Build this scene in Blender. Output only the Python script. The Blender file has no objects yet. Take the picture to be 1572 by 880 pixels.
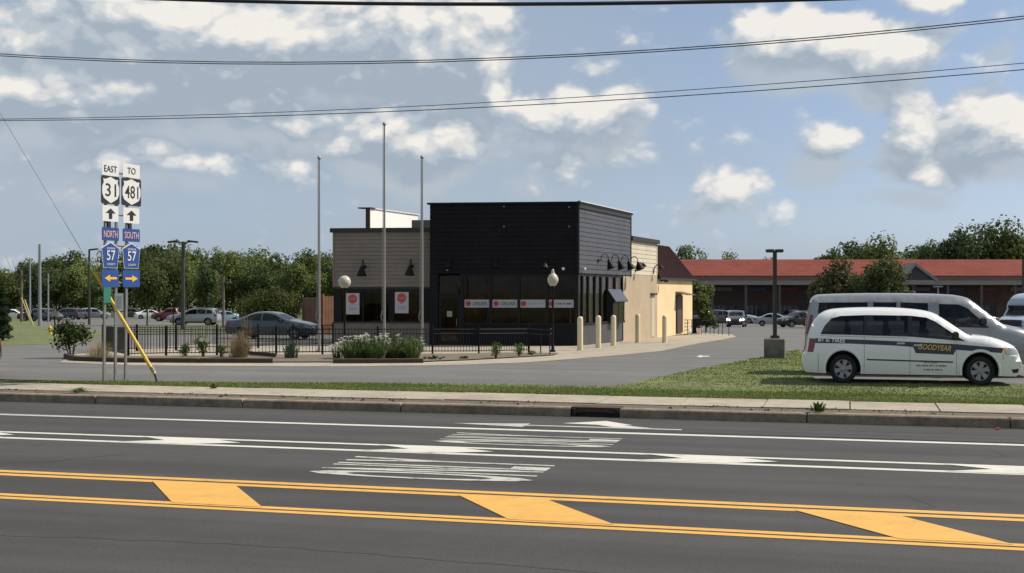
import bpy, bmesh, math, random
from math import sin, cos, pi, atan, atan2, radians, sqrt
from mathutils import Vector, Matrix
from mathutils.geometry import delaunay_2d_cdt

random.seed(7)
SC = bpy.context.scene
COL = SC.collection

# ------------------------------------------------------------------ camera
F, CX, HY, H = 1900.0, 786.0, 449.0, 2.4          # focal length / centre / horizon in photo pixels, eye height
cam = bpy.data.cameras.new("camera"); camo = bpy.data.objects.new("camera", cam)
COL.objects.link(camo); camo.location = (0, 0, H); camo.rotation_euler = (pi / 2, 0, 0)
cam.sensor_width = 36.0; cam.lens = 36.0 * F / 1572.0; cam.shift_y = (HY - 440.0) / 1572.0
cam.clip_end = 9000.0; cam.clip_start = 0.05
SC.camera = camo

# ------------------------------------------------------------------ light
SUN_AZ, SUN_EL = radians(13.0), radians(47.0)      # azimuth measured from +X towards +Y
sl = bpy.data.lights.new("sun", 'SUN'); so = bpy.data.objects.new("sun", sl); COL.objects.link(so)
sl.energy = 5.0; sl.angle = radians(0.5); sl.color = (1.0, 0.93, 0.80)
SD = Vector((cos(SUN_AZ) * cos(SUN_EL), sin(SUN_AZ) * cos(SUN_EL), sin(SUN_EL)))
so.rotation_euler = (-SD).to_track_quat('-Z', 'Y').to_euler()
SC.view_settings.view_transform = 'Standard'; SC.view_settings.look = 'None'
SC.view_settings.gamma = 1.0; SC.view_settings.exposure = 0.0; SC.view_settings.use_curve_mapping = False
SC.render.engine = 'CYCLES'
SC.cycles.max_bounces = 6; SC.cycles.transparent_max_bounces = 12; SC.cycles.use_denoising = True
SC.cycles.caustics_reflective = False; SC.cycles.caustics_refractive = False

# ------------------------------------------------------------------ sky: Nishita + cumulus
W = bpy.data.worlds.new("World"); SC.world = W; W.use_nodes = True
nt = W.node_tree; nt.nodes.clear()

def nd(tree, typ, **kw):
    n = tree.nodes.new(typ)
    for k, v in kw.items(): setattr(n, k, v)
    return n

def mth(tree, op, a, b=None, c=None, clamp=False):
    n = tree.nodes.new('ShaderNodeMath'); n.operation = op; n.use_clamp = clamp
    for i, x in enumerate((a, b, c)):
        if x is None: continue
        if isinstance(x, (int, float)): n.inputs[i].default_value = x
        else: tree.links.new(x, n.inputs[i])
    return n.outputs[0]

def mrange(tree, x, a, b, c=0.0, d=1.0, smooth=True):
    n = tree.nodes.new('ShaderNodeMapRange'); n.interpolation_type = 'SMOOTHSTEP' if smooth else 'LINEAR'
    tree.links.new(x, n.inputs[0])
    for i, v in enumerate((a, b, c, d)): n.inputs[i + 1].default_value = v
    return n.outputs[0]

# cumulus masses of this sky (photo px centre, half width, half height, weight)
CLOUDS = [
    (300, 70, 380, 105, .84), (560, 70, 230, 95, .86), (680, 105, 125, 90, .90), (752, 135, 52, 75, .74), (120, 145, 250, 62, .84), (-40, 110, 120, 80, .40),
    (390, 165, 200, 44, .66), (625, 210, 115, 62, .84), (230, 245, 260, 46, .44), (560, 275, 150, 26, .20),
    (880, 172, 130, 40, .66), (965, 158, 68, 34, .64), (835, 240, 66, 34, .38), (800, 205, 60, 30, .30), (870, 272, 60, 20, .22),
    (1240, 60, 115, 58, .74), (1345, 90, 96, 46, .74), (1150, 50, 48, 24, .36), (1190, 100, 80, 30, .34), (1118, 110, 20, 11, .30),
    (1285, 220, 60, 36, .60), (1415, 195, 76, 54, .64), (1535, 195, 74, 58, .70), (1620, 190, 70, 60, .5), (1430, 6, 100, 22, .44), (1580, 30, 40, 30, .34),
    (1120, 278, 70, 44, .46), (1190, 310, 50, 28, .24), (1420, 265, 120, 34, .46), (1310, 262, 70, 26, .24), (60, 290, 150, 40, .22), (1005, 318, 50, 16, .22),
]
def group(name):
    g = bpy.data.node_groups.new(name, 'ShaderNodeTree')
    g.interface.new_socket("Vector", in_out='INPUT', socket_type='NodeSocketVector'); g.interface.new_socket("Density", in_out='OUTPUT', socket_type='NodeSocketFloat')
    return g, g.nodes.new('NodeGroupInput').outputs[0], g.nodes.new('NodeGroupOutput').inputs[0]
# cloud masses
gB, vin, vout = group('cloud_masses')
sp = nd(gB, 'ShaderNodeSeparateXYZ'); gB.links.new(vin, sp.inputs[0])
az = mth(gB, 'ARCTAN2', sp.outputs[0], sp.outputs[1]); el = mth(gB, 'ARCSINE', sp.outputs[2])
warp = nd(gB, 'ShaderNodeTexNoise'); warp.inputs['Scale'].default_value = 13; warp.inputs['Detail'].default_value = 3; gB.links.new(vin, warp.inputs['Vector'])
wsep = nd(gB, 'ShaderNodeSeparateColor'); gB.links.new(warp.outputs['Color'], wsep.inputs[0])
azw = mth(gB, 'MULTIPLY_ADD', mth(gB, 'SUBTRACT', wsep.outputs[0], .5), .085, az); elw = mth(gB, 'MULTIPLY_ADD', mth(gB, 'SUBTRACT', wsep.outputs[1], .5), .05, el)
comb = nd(gB, 'ShaderNodeCombineXYZ'); gB.links.new(azw, comb.inputs[0]); gB.links.new(elw, comb.inputs[1])
acc = None
for (px, py, hw, hh, wt) in CLOUDS:
    a = atan((px - CX) / F); e = (HY - py) / F * cos(a)
    s2 = nd(gB, 'ShaderNodeVectorMath', operation='MULTIPLY_ADD'); gB.links.new(comb.outputs[0], s2.inputs[0]); s2.inputs[1].default_value = (F / hw, F / hh, 0); s2.inputs[2].default_value = (-a * F / hw, -e * F / hh, 0)
    s3 = nd(gB, 'ShaderNodeVectorMath', operation='LENGTH'); gB.links.new(s2.outputs[0], s3.inputs[0])
    b = mrange(gB, s3.outputs['Value'], 1.45, 0.1, 0.0, wt)
    acc = b if acc is None else mth(gB, 'SMOOTH_MAX', acc, b, .10)
# the same broken cover overhead and behind, where the view does not reach
n2 = nd(gB, 'ShaderNodeTexNoise'); n2.inputs['Scale'].default_value = 3.2; n2.inputs['Detail'].default_value = 2; gB.links.new(vin, n2.inputs['Vector'])
out = mth(gB, 'MAXIMUM', mrange(gB, el, .25, .36), mrange(gB, mth(gB, 'ABSOLUTE', az), .45, .60))
acc = mth(gB, 'MULTIPLY_ADD', mrange(gB, n2.outputs[0], .42, .62, 0, .5), out, acc)
gB.links.new(acc, vout)
# billows
gN, vin, vout = group('cloud_billows')
stretch = nd(gN, 'ShaderNodeVectorMath', operation='MULTIPLY'); stretch.inputs[1].default_value = (1, 1, 1.45); gN.links.new(vin, stretch.inputs[0])
n1 = nd(gN, 'ShaderNodeTexNoise'); n1.inputs['Scale'].default_value = 9; n1.inputs['Detail'].default_value = 7; n1.inputs['Roughness'].default_value = .54; gN.links.new(stretch.outputs[0], n1.inputs['Vector'])
wadd = nd(gN, 'ShaderNodeVectorMath', operation='MULTIPLY_ADD'); gN.links.new(n1.outputs['Color'], wadd.inputs[0]); wadd.inputs[1].default_value = (.05, .05, .05); gN.links.new(stretch.outputs[0], wadd.inputs[2])
vo = nd(gN, 'ShaderNodeTexVoronoi'); vo.feature = 'F1'; vo.inputs['Scale'].default_value = 23; vo.inputs['Detail'].default_value = 2; vo.inputs['Roughness'].default_value = .5; vo.inputs['Lacunarity'].default_value = 2.3
gN.links.new(wadd.outputs[0], vo.inputs['Vector'])
d = mth(gN, 'MULTIPLY', mth(gN, 'SUBTRACT', n1.outputs[0], .5), .70)
d = mth(gN, 'MULTIPLY_ADD', mth(gN, 'SUBTRACT', .42, vo.outputs['Distance']), .36, d)
gN.links.new(d, vout)

tc = nd(nt, 'ShaderNodeTexCoord'); GEN = tc.outputs['Generated']
sky = nd(nt, 'ShaderNodeTexSky'); sky.sky_type = 'NISHITA'; sky.sun_disc = False
sky.sun_elevation = SUN_EL; sky.sun_rotation = pi / 2 - SUN_AZ
sky.air_density = 1.0; sky.dust_density = 1.2; sky.ozone_density = 1.4; sky.altitude = 120
def ev(g, o):
    src = GEN
    if o:
        a = nd(nt, 'ShaderNodeVectorMath', operation='ADD'); a.inputs[1].default_value = o; nt.links.new(GEN, a.inputs[0]); src = a.outputs[0]
    n = nd(nt, 'ShaderNodeGroup'); n.node_tree = g; nt.links.new(src, n.inputs[0]); return n.outputs[0]
B1, B2, N1, N2 = ev(gB, None), ev(gB, (.008, 0, .021)), ev(gN, None), ev(gN, (.008, 0, .012))
D1 = mth(nt, 'SUBTRACT', mth(nt, 'ADD', B1, N1), .0)
alpha = mrange(nt, D1, -.06, .26)
lit = mth(nt, 'MULTIPLY_ADD', mth(nt, 'SUBTRACT', B1, B2), 1.35, .45)
lit = mth(nt, 'MULTIPLY_ADD', mth(nt, 'SUBTRACT', N1, N2), 1.7, lit)
lit = mth(nt, 'MULTIPLY_ADD', N1, 1.0, lit)
lit = mth(nt, 'SUBTRACT', lit, mrange(nt, B2, .30, .85, 0, .13))
ramp = nd(nt, 'ShaderNodeValToRGB'); nt.links.new(lit, ramp.inputs[0])
cr = ramp.color_ramp; cr.interpolation = 'EASE'
cr.elements[0].position = .05; cr.elements[0].color = (.37, .44, .52, 1)
cr.elements[1].position = .86; cr.elements[1].color = (.91, .875, .82, 1)
e = cr.elements.new(.38); e.color = (.50, .56, .62, 1)
e = cr.elements.new(.60); e.color = (.70, .71, .715, 1)
seps = nd(nt, 'ShaderNodeSeparateXYZ'); nt.links.new(tc.outputs['Generated'], seps.inputs[0])
skyc = nd(nt, 'ShaderNodeMix', data_type='RGBA', blend_type='MULTIPLY'); skyc.inputs[0].default_value = 1.0
nt.links.new(sky.outputs[0], skyc.inputs[6])
tint = nd(nt, 'ShaderNodeValToRGB'); nt.links.new(mrange(nt, seps.outputs[2], 0, .5, smooth=False), tint.inputs[0])
tr_ = tint.color_ramp; tr_.elements[0].position = 0; tr_.elements[0].color = (.090, .110, .168, 1); tr_.elements[1].position = .5; tr_.elements[1].color = (.118, .112, .110, 1)
e = tr_.elements.new(.2); e.color = (.100, .099, .113, 1)
nt.links.new(tint.outputs[0], skyc.inputs[7])
# thin grey altocumulus sheet behind the cumulus on the left half of the sky
azv = mth(nt, 'ARCTAN2', seps.outputs[0], seps.outputs[1])
vn = nd(nt, 'ShaderNodeTexNoise'); vn.inputs['Scale'].default_value = 5; vn.inputs['Detail'].default_value = 4; nt.links.new(tc.outputs['Generated'], vn.inputs['Vector'])
va = mth(nt, 'MULTIPLY', mrange(nt, mth(nt, 'ABSOLUTE', mth(nt, 'ADD', azv, .32)), .62, .15), mrange(nt, vn.outputs[0], .25, .62, .35, .9))
vmx = nd(nt, 'ShaderNodeMix', data_type='RGBA'); nt.links.new(va, vmx.inputs[0]); nt.links.new(skyc.outputs[2], vmx.inputs[6]); vmx.inputs[7].default_value = (.42, .49, .57, 1)
# distant clouds lose contrast in the low air
fade = mrange(nt, seps.outputs[2], -.01, .10, .30, .95)
alpha = mth(nt, 'MULTIPLY', alpha, fade)
mx = nd(nt, 'ShaderNodeMix', data_type='RGBA'); nt.links.new(alpha, mx.inputs[0])
ga_ = mth(nt, 'MULTIPLY', mrange(nt, mth(nt, 'MULTIPLY_ADD', N1, .6, B2), .04, .42, 0, .85), mrange(nt, seps.outputs[2], .0, .09, .3, 1))
gmx = nd(nt, 'ShaderNodeMix', data_type='RGBA'); nt.links.new(ga_, gmx.inputs[0]); nt.links.new(vmx.outputs[2], gmx.inputs[6]); gmx.inputs[7].default_value = (.47, .53, .59, 1)
nt.links.new(gmx.outputs[2], mx.inputs[6]); nt.links.new(ramp.outputs[0], mx.inputs[7])
bg = nd(nt, 'ShaderNodeBackground'); nt.links.new(mx.outputs[2], bg.inputs[0]); bg.inputs[1].default_value = 1.0
wo = nd(nt, 'ShaderNodeOutputWorld'); nt.links.new(bg.outputs[0], wo.inputs[0])
W.cycles.sampling_method = 'MANUAL'; W.cycles.sample_map_resolution = 512

# ------------------------------------------------------------------ helpers
TH = atan(F / 7000.0)
CT, ST = cos(TH), sin(TH)
GP = [(-4000, 0.0), (23.42, 0.0), (23.70, .16), (25.85, .19), (29.5, .33), (36, .25), (50, 0.0), (56, -.04), (75, -.2),
      (142, -1.4), (200, -2.0), (400, -2.4), (6000, -2.5)]

def tof(x, y): return x * ST + y * CT
def sof(x, y): return x * CT - y * ST
def ST3(s, t, z=0.0): return Vector((s * CT + t * ST, -s * ST + t * CT, z))
def G(x, y=None):
    t = x if y is None else tof(x, y)
    for (a, za), (b, zb) in zip(GP, GP[1:]):
        if t <= b: return za + (zb - za) * (t - a) / (b - a)
    return GP[-1][1]
def at(px, py, Y): return Vector(((px - CX) / F * Y, Y, H - (py - HY) / F * Y))
def on_z(px, py, z=0.0): return at(px, py, F * (H - z) / (py - HY))
def gp(px, py):
    z = 0.0
    for _ in range(60):
        p = on_z(px, py, z); z = z * .5 + .5 * G(p.x, p.y)
    p.z = G(p.x, p.y); return p
def gy(px, Y):
    x = (px - CX) / F * Y; return Vector((x, Y, G(x, Y)))

class MB:
    def __init__(s): s.v = []; s.f = []
    def add(s, vs, fs):
        o = len(s.v); s.v += [tuple(v) for v in vs]; s.f += [tuple(i + o for i in f) for f in fs]; return s
    def hexa(s, p):                      # 8 points: bottom ring then top ring
        return s.add(p, [(3, 2, 1, 0), (4, 5, 6, 7), (0, 1, 5, 4), (1, 2, 6, 5), (2, 3, 7, 6), (3, 0, 4, 7)])
    def box(s, c, size, ax=(1, 0, 0), ay=(0, 1, 0), az=(0, 0, 1)):
        c = Vector(c); x = Vector(ax) * size[0] / 2; y = Vector(ay) * size[1] / 2; z = Vector(az) * size[2] / 2
        return s.hexa([c - x - y - z, c + x - y - z, c + x + y - z, c - x + y - z, c - x - y + z, c + x - y + z, c + x + y + z, c - x + y + z])
    def bevbox(s, c, size, b, ax=(1, 0, 0), ay=(0, 1, 0)):
        # box with chamfered top edge
        c = Vector(c); X = Vector(ax); Y = Vector(ay); Z = Vector((0, 0, 1)); sx, sy, sz = [q / 2 for q in size]
        pts = []
        for (k, zz) in ((0, -sz), (0, sz - b), (b, sz)):
            for (i, j) in ((-1, -1), (1, -1), (1, 1), (-1, 1)): pts.append(c + X * i * (sx - k) + Y * j * (sy - k) + Z * zz)
        fs = [(3, 2, 1, 0), (8, 9, 10, 11)]
        for r in (0, 4):
            for i in range(4): fs.append((r + i, r + (i + 1) % 4, r + 4 + (i + 1) % 4, r + 4 + i))
        return s.add(pts, fs)
    def tube(s, path, r, n=8, cap=True):
        path = [Vector(p) for p in path]; rs = r if isinstance(r, (list, tuple)) else [r] * len(path)
        o = len(s.v); up = None
        for i, p in enumerate(path):
            d = (path[min(i + 1, len(path) - 1)] - path[max(i - 1, 0)])
            d = d.normalized() if d.length > 1e-9 else Vector((0, 0, 1))
            if up is None: up = Vector((1, 0, 0)) if abs(d.x) < .8 else Vector((0, 1, 0))
            a = (up - d * up.dot(d)).normalized(); b = d.cross(a); up = a
            for k in range(n):
                q = 2 * pi * k / n; s.v.append(tuple(p + (a * cos(q) + b * sin(q)) * rs[i]))
        for i in range(len(path) - 1):
            for k in range(n):
                s.f.append((o + i * n + k, o + i * n + (k + 1) % n, o + (i + 1) * n + (k + 1) % n, o + (i + 1) * n + k))
        if cap:
            s.f.append(tuple(o + k for k in reversed(range(n)))); s.f.append(tuple(o + (len(path) - 1) * n + k for k in range(n)))
        return s
    def lathe(s, prof, c, axis=(0, 0, 1), n=16):
        # prof: list of (radius, height along axis)
        c = Vector(c); ax = Vector(axis).normalized()
        e1 = ax.orthogonal().normalized(); e2 = ax.cross(e1); o = len(s.v)
        for (r, h) in prof:
            for k in range(n):
                q = 2 * pi * k / n; s.v.append(tuple(c + ax * h + (e1 * cos(q) + e2 * sin(q)) * max(r, 1e-4)))
        for i in range(len(prof) - 1):
            for k in range(n):
                s.f.append((o + i * n + k, o + i * n + (k + 1) % n, o + (i + 1) * n + (k + 1) % n, o + (i + 1) * n + k))
        s.f.append(tuple(o + k for k in reversed(range(n)))); s.f.append(tuple(o + (len(prof) - 1) * n + k for k in range(n)))
        return s
    def prism(s, poly, d):
        # poly: 3D points (planar), d: extrusion vector
        poly = [Vector(p) for p in poly]; d = Vector(d); n = len(poly)
        nrm = Vector((0, 0, 0))
        for i in range(n): nrm += (poly[i] - poly[0]).cross(poly[(i + 1) % n] - poly[0])
        if nrm.dot(d) < 0: poly.reverse()
        fs = [tuple(reversed(range(n))), tuple(range(n, 2 * n))]
        for i in range(n): fs.append((i, (i + 1) % n, n + (i + 1) % n, n + i))
        return s.add(poly + [p + d for p in poly], fs)
    def tri(s, pts): return s.add(pts, [tuple(range(len(pts)))])

def wloc(o):
    v = Vector((0, 0, 0))
    while o is not None: v += o.location; o = o.parent
    return v

def obj(name, mb, mat, parent=None, smooth=False, origin=None, abs_=True):
    me = bpy.data.meshes.new(name)
    org = Vector(origin) if origin is not None else Vector((0, 0, 0))
    base = wloc(parent) if (parent is not None and abs_) else Vector((0, 0, 0))
    sh = base + org if abs_ else org
    me.from_pydata([(v[0] - sh.x, v[1] - sh.y, v[2] - sh.z) for v in mb.v], [], mb.f); me.update()
    if smooth:
        for p in me.polygons: p.use_smooth = True
        if smooth != 'all':
            me.set_sharp_from_angle(angle=radians(40))
    if isinstance(mat, (list, tuple)):
        for m in mat: me.materials.append(m)
    elif mat: me.materials.append(mat)
    o = bpy.data.objects.new(name, me); COL.objects.link(o)
    if parent is not None: o.parent = parent
    if origin is not None: o.location = org
    return o

def tag(o, label=None, cat=None, group=None, kind=None):
    if label: o['label'] = label
    if cat: o['category'] = cat
    if group: o['group'] = group
    if kind: o['kind'] = kind
    return o

def thing(name, label, cat, loc=(0, 0, 0), rz=0.0, group=None):
    o = bpy.data.objects.new(name, None); COL.objects.link(o); o.location = loc; o.rotation_euler = (0, 0, rz)
    o.empty_display_size = .2
    return tag(o, label, cat, group)

def copy_tree(o, parent=None):
    c = o.copy(); COL.objects.link(c); c.parent = parent
    for ch in list(o.children): copy_tree(ch, c)
    return c

ORD = ['first', 'second', 'third', 'fourth', 'fifth', 'sixth', 'seventh', 'eighth', 'ninth', 'tenth', 'eleventh', 'twelfth', 'thirteenth',
       'fourteenth', 'fifteenth', 'sixteenth', 'seventeenth', 'eighteenth', 'nineteenth', 'twentieth', 'twenty-first', 'twenty-second',
       'twenty-third', 'twenty-fourth', 'twenty-fifth', 'twenty-sixth', 'twenty-seventh', 'twenty-eighth', 'twenty-ninth', 'thirtieth']

# ------------------------------------------------------------------ materials
MATS = {}
def mat(name, col, rough=.6, metal=0.0, var=0.0, vscale=3.0, bump=0.0, bscale=60.0, spec=.5, emit=0.0, stains=0.0, coat=0.0, vdetail=5):
    if name in MATS: return MATS[name]
    m = bpy.data.materials.new(name); m.use_nodes = True; t = m.node_tree
    b = t.nodes['Principled BSDF']
    b.inputs['Base Color'].default_value = (*col, 1); b.inputs['Roughness'].default_value = rough; b.inputs['Metallic'].default_value = metal
    b.inputs['Specular IOR Level'].default_value = spec; b.inputs['Coat Weight'].default_value = coat
    if emit: b.inputs['Emission Color'].default_value = (*col, 1); b.inputs['Emission Strength'].default_value = emit
    if var or bump or stains:
        g = nd(t, 'ShaderNodeNewGeometry')
    c = None
    if var:
        n = nd(t, 'ShaderNodeTexNoise'); n.inputs['Scale'].default_value = vscale; n.inputs['Detail'].default_value = vdetail; n.inputs['Roughness'].default_value = .65
        t.links.new(g.outputs['Position'], n.inputs['Vector'])
        f = mrange(t, n.outputs[0], .28, .72, 1 - var, 1 + var, smooth=False)
        mm = nd(t, 'ShaderNodeVectorMath', operation='SCALE'); mm.inputs[0].default_value = col; t.links.new(f, mm.inputs['Scale'])
        c = mm.outputs[0]
    if stains:
        n = nd(t, 'ShaderNodeTexNoise'); n.inputs['Scale'].default_value = vscale * .22; n.inputs['Detail'].default_value = 6; n.inputs['Roughness'].default_value = .7
        t.links.new(g.outputs['Position'], n.inputs['Vector'])
        f = mrange(t, n.outputs[0], .42, .62, 1 + stains * .35, 1 - stains, smooth=True)
        mm = nd(t, 'ShaderNodeVectorMath', operation='SCALE'); t.links.new(f, mm.inputs['Scale'])
        if c is None: mm.inputs[0].default_value = col
        else: t.links.new(c, mm.inputs[0])
        c = mm.outputs[0]
    if c is not None: t.links.new(c, b.inputs['Base Color'])
    if bump:
        n = nd(t, 'ShaderNodeTexNoise'); n.inputs['Scale'].default_value = bscale; n.inputs['Detail'].default_value = 4
        t.links.new(g.outputs['Position'], n.inputs['Vector'])
        bp = nd(t, 'ShaderNodeBump'); bp.inputs['Strength'].default_value = bump; bp.inputs['Distance'].default_value = .02
        t.links.new(n.outputs[0], bp.inputs['Height']); t.links.new(bp.outputs[0], b.inputs['Normal'])
    MATS[name] = m; return m

def leafmat(name, c1, c2, trans=.32, rough=.55):
    if name in MATS: return MATS[name]
    m = bpy.data.materials.new(name); m.use_nodes = True; t = m.node_tree; b = t.nodes['Principled BSDF']
    g = nd(t, 'ShaderNodeNewGeometry'); oi = nd(t, 'ShaderNodeObjectInfo')
    r = nd(t, 'ShaderNodeMix', data_type='RGBA'); t.links.new(g.outputs['Random Per Island'], r.inputs[0])
    r.inputs[6].default_value = (*c1, 1); r.inputs[7].default_value = (*c2, 1)
    f = mrange(t, oi.outputs['Random'], 0, 1, .72, 1.5, smooth=False)
    sc = nd(t, 'ShaderNodeVectorMath', operation='SCALE'); t.links.new(r.outputs[2], sc.inputs[0]); t.links.new(f, sc.inputs['Scale'])
    t.links.new(sc.outputs[0], b.inputs['Base Color']); b.inputs['Roughness'].default_value = rough; b.inputs['Specular IOR Level'].default_value = .12
    tr = nd(t, 'ShaderNodeBsdfTranslucent'); t.links.new(sc.outputs[0], tr.inputs[0])
    ms = nd(t, 'ShaderNodeMixShader'); ms.inputs[0].default_value = trans
    t.links.new(b.outputs[0], ms.inputs[1]); t.links.new(tr.outputs[0], ms.inputs[2])
    t.links.new(ms.outputs[0], t.nodes['Material Output'].inputs[0])
    MATS[name] = m; return m

def glassmat(name, tint, refl=1.0, rough=.02):
    if name in MATS: return MATS[name]
    m = bpy.data.materials.new(name); m.use_nodes = True; t = m.node_tree; t.nodes.remove(t.nodes['Principled BSDF'])
    tr = nd(t, 'ShaderNodeBsdfTransparent'); tr.inputs[0].default_value = (*tint, 1)
    gl = nd(t, 'ShaderNodeBsdfGlossy'); gl.inputs['Roughness'].default_value = rough
    fr = nd(t, 'ShaderNodeFresnel'); fr.inputs[0].default_value = 1.5
    k = mth(t, 'MULTIPLY', fr.outputs[0], refl, clamp=True)
    ms = nd(t, 'ShaderNodeMixShader'); t.links.new(k, ms.inputs[0]); t.links.new(tr.outputs[0], ms.inputs[1]); t.links.new(gl.outputs[0], ms.inputs[2])
    t.links.new(ms.outputs[0], t.nodes['Material Output'].inputs[0])
    MATS[name] = m; return m

def asphalt(name, col, streak, grain=.16):
    m = mat(name, col, .85, spec=.3); t = m.node_tree; b = t.nodes['Principled BSDF']; g = nd(t, 'ShaderNodeNewGeometry')
    mp = nd(t, 'ShaderNodeMapping'); mp.inputs['Rotation'].default_value = (0, 0, TH); t.links.new(g.outputs['Position'], mp.inputs[0])
    sc = nd(t, 'ShaderNodeVectorMath', operation='MULTIPLY'); sc.inputs[1].default_value = (.06, 1.3, 1); t.links.new(mp.outputs[0], sc.inputs[0])
    n1 = nd(t, 'ShaderNodeTexNoise'); n1.inputs['Scale'].default_value = 1.0; n1.inputs['Detail'].default_value = 4; t.links.new(sc.outputs[0], n1.inputs['Vector'])
    n2 = nd(t, 'ShaderNodeTexNoise'); n2.inputs['Scale'].default_value = 30; n2.inputs['Detail'].default_value = 5; n2.inputs['Roughness'].default_value = .85; t.links.new(g.outputs['Position'], n2.inputs['Vector'])
    n3 = nd(t, 'ShaderNodeTexNoise'); n3.inputs['Scale'].default_value = .5; n3.inputs['Detail'].default_value = 6; n3.inputs['Roughness'].default_value = .7; t.links.new(g.outputs['Position'], n3.inputs['Vector'])
    f = mth(t, 'MULTIPLY', mrange(t, n1.outputs[0], .3, .7, 1 - streak, 1 + streak), mrange(t, n2.outputs[0], .3, .7, 1 - grain, 1 + grain))
    f = mth(t, 'MULTIPLY', f, mrange(t, n3.outputs[0], .35, .65, 1.06, .93))
    v = nd(t, 'ShaderNodeVectorMath', operation='SCALE'); v.inputs[0].default_value = col; t.links.new(f, v.inputs['Scale']); t.links.new(v.outputs[0], b.inputs['Base Color'])
    bp = nd(t, 'ShaderNodeBump'); bp.inputs['Strength'].default_value = .5; bp.inputs['Distance'].default_value = .01; t.links.new(n2.outputs[0], bp.inputs['Height']); t.links.new(bp.outputs[0], b.inputs['Normal'])
    return m
M_ASPH = asphalt('asphalt_road', (.060, .0575, .0555), .16, .28)
M_LOT = asphalt('asphalt_lot', (.142, .138, .131), .12, .14)
M_CONC = mat('concrete', (.36, .312, .240), .85, var=.14, vscale=4, bump=.3, bscale=70, stains=.16)
M_KERB = mat('kerb_stone', (.25, .195, .135), .9, var=.32, vscale=7, bump=.5, bscale=50, stains=.22)
M_DIRT = mat('dirt', (.13, .105, .075), .95, var=.35, vscale=12, bump=.9, bscale=45)
M_LAWN = mat('lawn_soil', (.135, .155, .052), .95, var=.35, vscale=2.2, bump=.6, bscale=60, stains=.2)
M_FIELD = mat('field_grass', (.09, .115, .04), .95, var=.25, vscale=.6, stains=.2)
def worn(name, col, amount, under=(.075, .070, .066)):
    m = mat(name, col, .7); t = m.node_tree; b = t.nodes['Principled BSDF']; g = nd(t, 'ShaderNodeNewGeometry')
    n1 = nd(t, 'ShaderNodeTexNoise'); n1.inputs['Scale'].default_value = 3.0; n1.inputs['Detail'].default_value = 8; n1.inputs['Roughness'].default_value = .72; t.links.new(g.outputs['Position'], n1.inputs['Vector'])
    n2 = nd(t, 'ShaderNodeTexNoise'); n2.inputs['Scale'].default_value = 45; n2.inputs['Detail'].default_value = 3; t.links.new(g.outputs['Position'], n2.inputs['Vector'])
    k = mth(t, 'MULTIPLY_ADD', n2.outputs[0], .35, n1.outputs[0])
    f = mrange(t, k, .92 - amount, .70 - amount, 0, .9)
    tone = mrange(t, n1.outputs[0], .3, .7, .86, 1.06, smooth=False); v = nd(t, 'ShaderNodeVectorMath', operation='SCALE'); v.inputs[0].default_value = col; t.links.new(tone, v.inputs['Scale'])
    x = nd(t, 'ShaderNodeMix', data_type='RGBA'); t.links.new(f, x.inputs[0]); t.links.new(v.outputs[0], x.inputs[6]); x.inputs[7].default_value = (*under, 1); t.links.new(x.outputs[2], b.inputs['Base Color'])
    return m
M_WHITEPAINT = worn('road_white', (.62, .60, .53), .33)
M_WORNPAINT = worn('road_white_worn', (.49, .475, .43), .25)
M_YELLOW = worn('road_yellow', (.68, .37, .075), .34)
M_BLACKMETAL = mat('black_metal', (.010, .010, .010), .6, spec=.2)
M_STEEL = mat('galvanised', (.22, .21, .19), .5, .4, var=.2, vscale=8)
M_POLE = mat('flagpole_aluminium', (.27, .26, .245), .5, .3, var=.1, vscale=5)
M_WHITE = mat('white_plain', (.72, .71, .68), .6)
M_LEAF = [leafmat('leaf_a', (.062, .088, .026), (.150, .180, .058)), leafmat('leaf_b', (.054, .076, .028), (.122, .158, .058)),
          leafmat('leaf_c', (.070, .094, .022), (.165, .190, .058))]
M_BARK = mat('bark', (.06, .045, .032), .95, var=.3, vscale=6)

# ------------------------------------------------------------------ draped ground sheets
def drape(name, poly, off, material, parent=None, label=None, grid=None):
    """poly: list of xy; sheet that follows the terrain profile at a small height above it"""
    ts = [tof(*p[:2]) for p in poly]; ss = [sof(*p[:2]) for p in poly]
    V = [Vector((p[0], p[1])) for p in poly]; n = len(V); E = []; base = list(range(n))
    for tb, _ in GP:
        if min(ts) < tb < max(ts):
            a = ST3(min(ss) - 1, tb); b = ST3(max(ss) + 1, tb); V += [Vector((a.x, a.y)), Vector((b.x, b.y))]; E.append((len(V) - 2, len(V) - 1))
    if sum(V[i].x * V[(i + 1) % n].y - V[(i + 1) % n].x * V[i].y for i in range(n)) < 0: base.reverse()
    r = delaunay_2d_cdt(V, E, [base], 0, 1e-5)
    mb = MB(); mb.v = [(v.x, v.y, G(v.x, v.y) + off) for v in r[0]]
    for f, of in zip(r[2], r[5]):
        if of:
            a, b, c = [r[0][i] for i in f[:3]]
            if (b.x - a.x) * (c.y - a.y) - (b.y - a.y) * (c.x - a.x) < 0: f = list(reversed(f))
            mb.f.append(tuple(f))
    o = obj(name, mb, material, parent)
    return o

def pxpoly(pts): return [tuple(gp(*p)[:2]) for p in pts]

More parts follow.
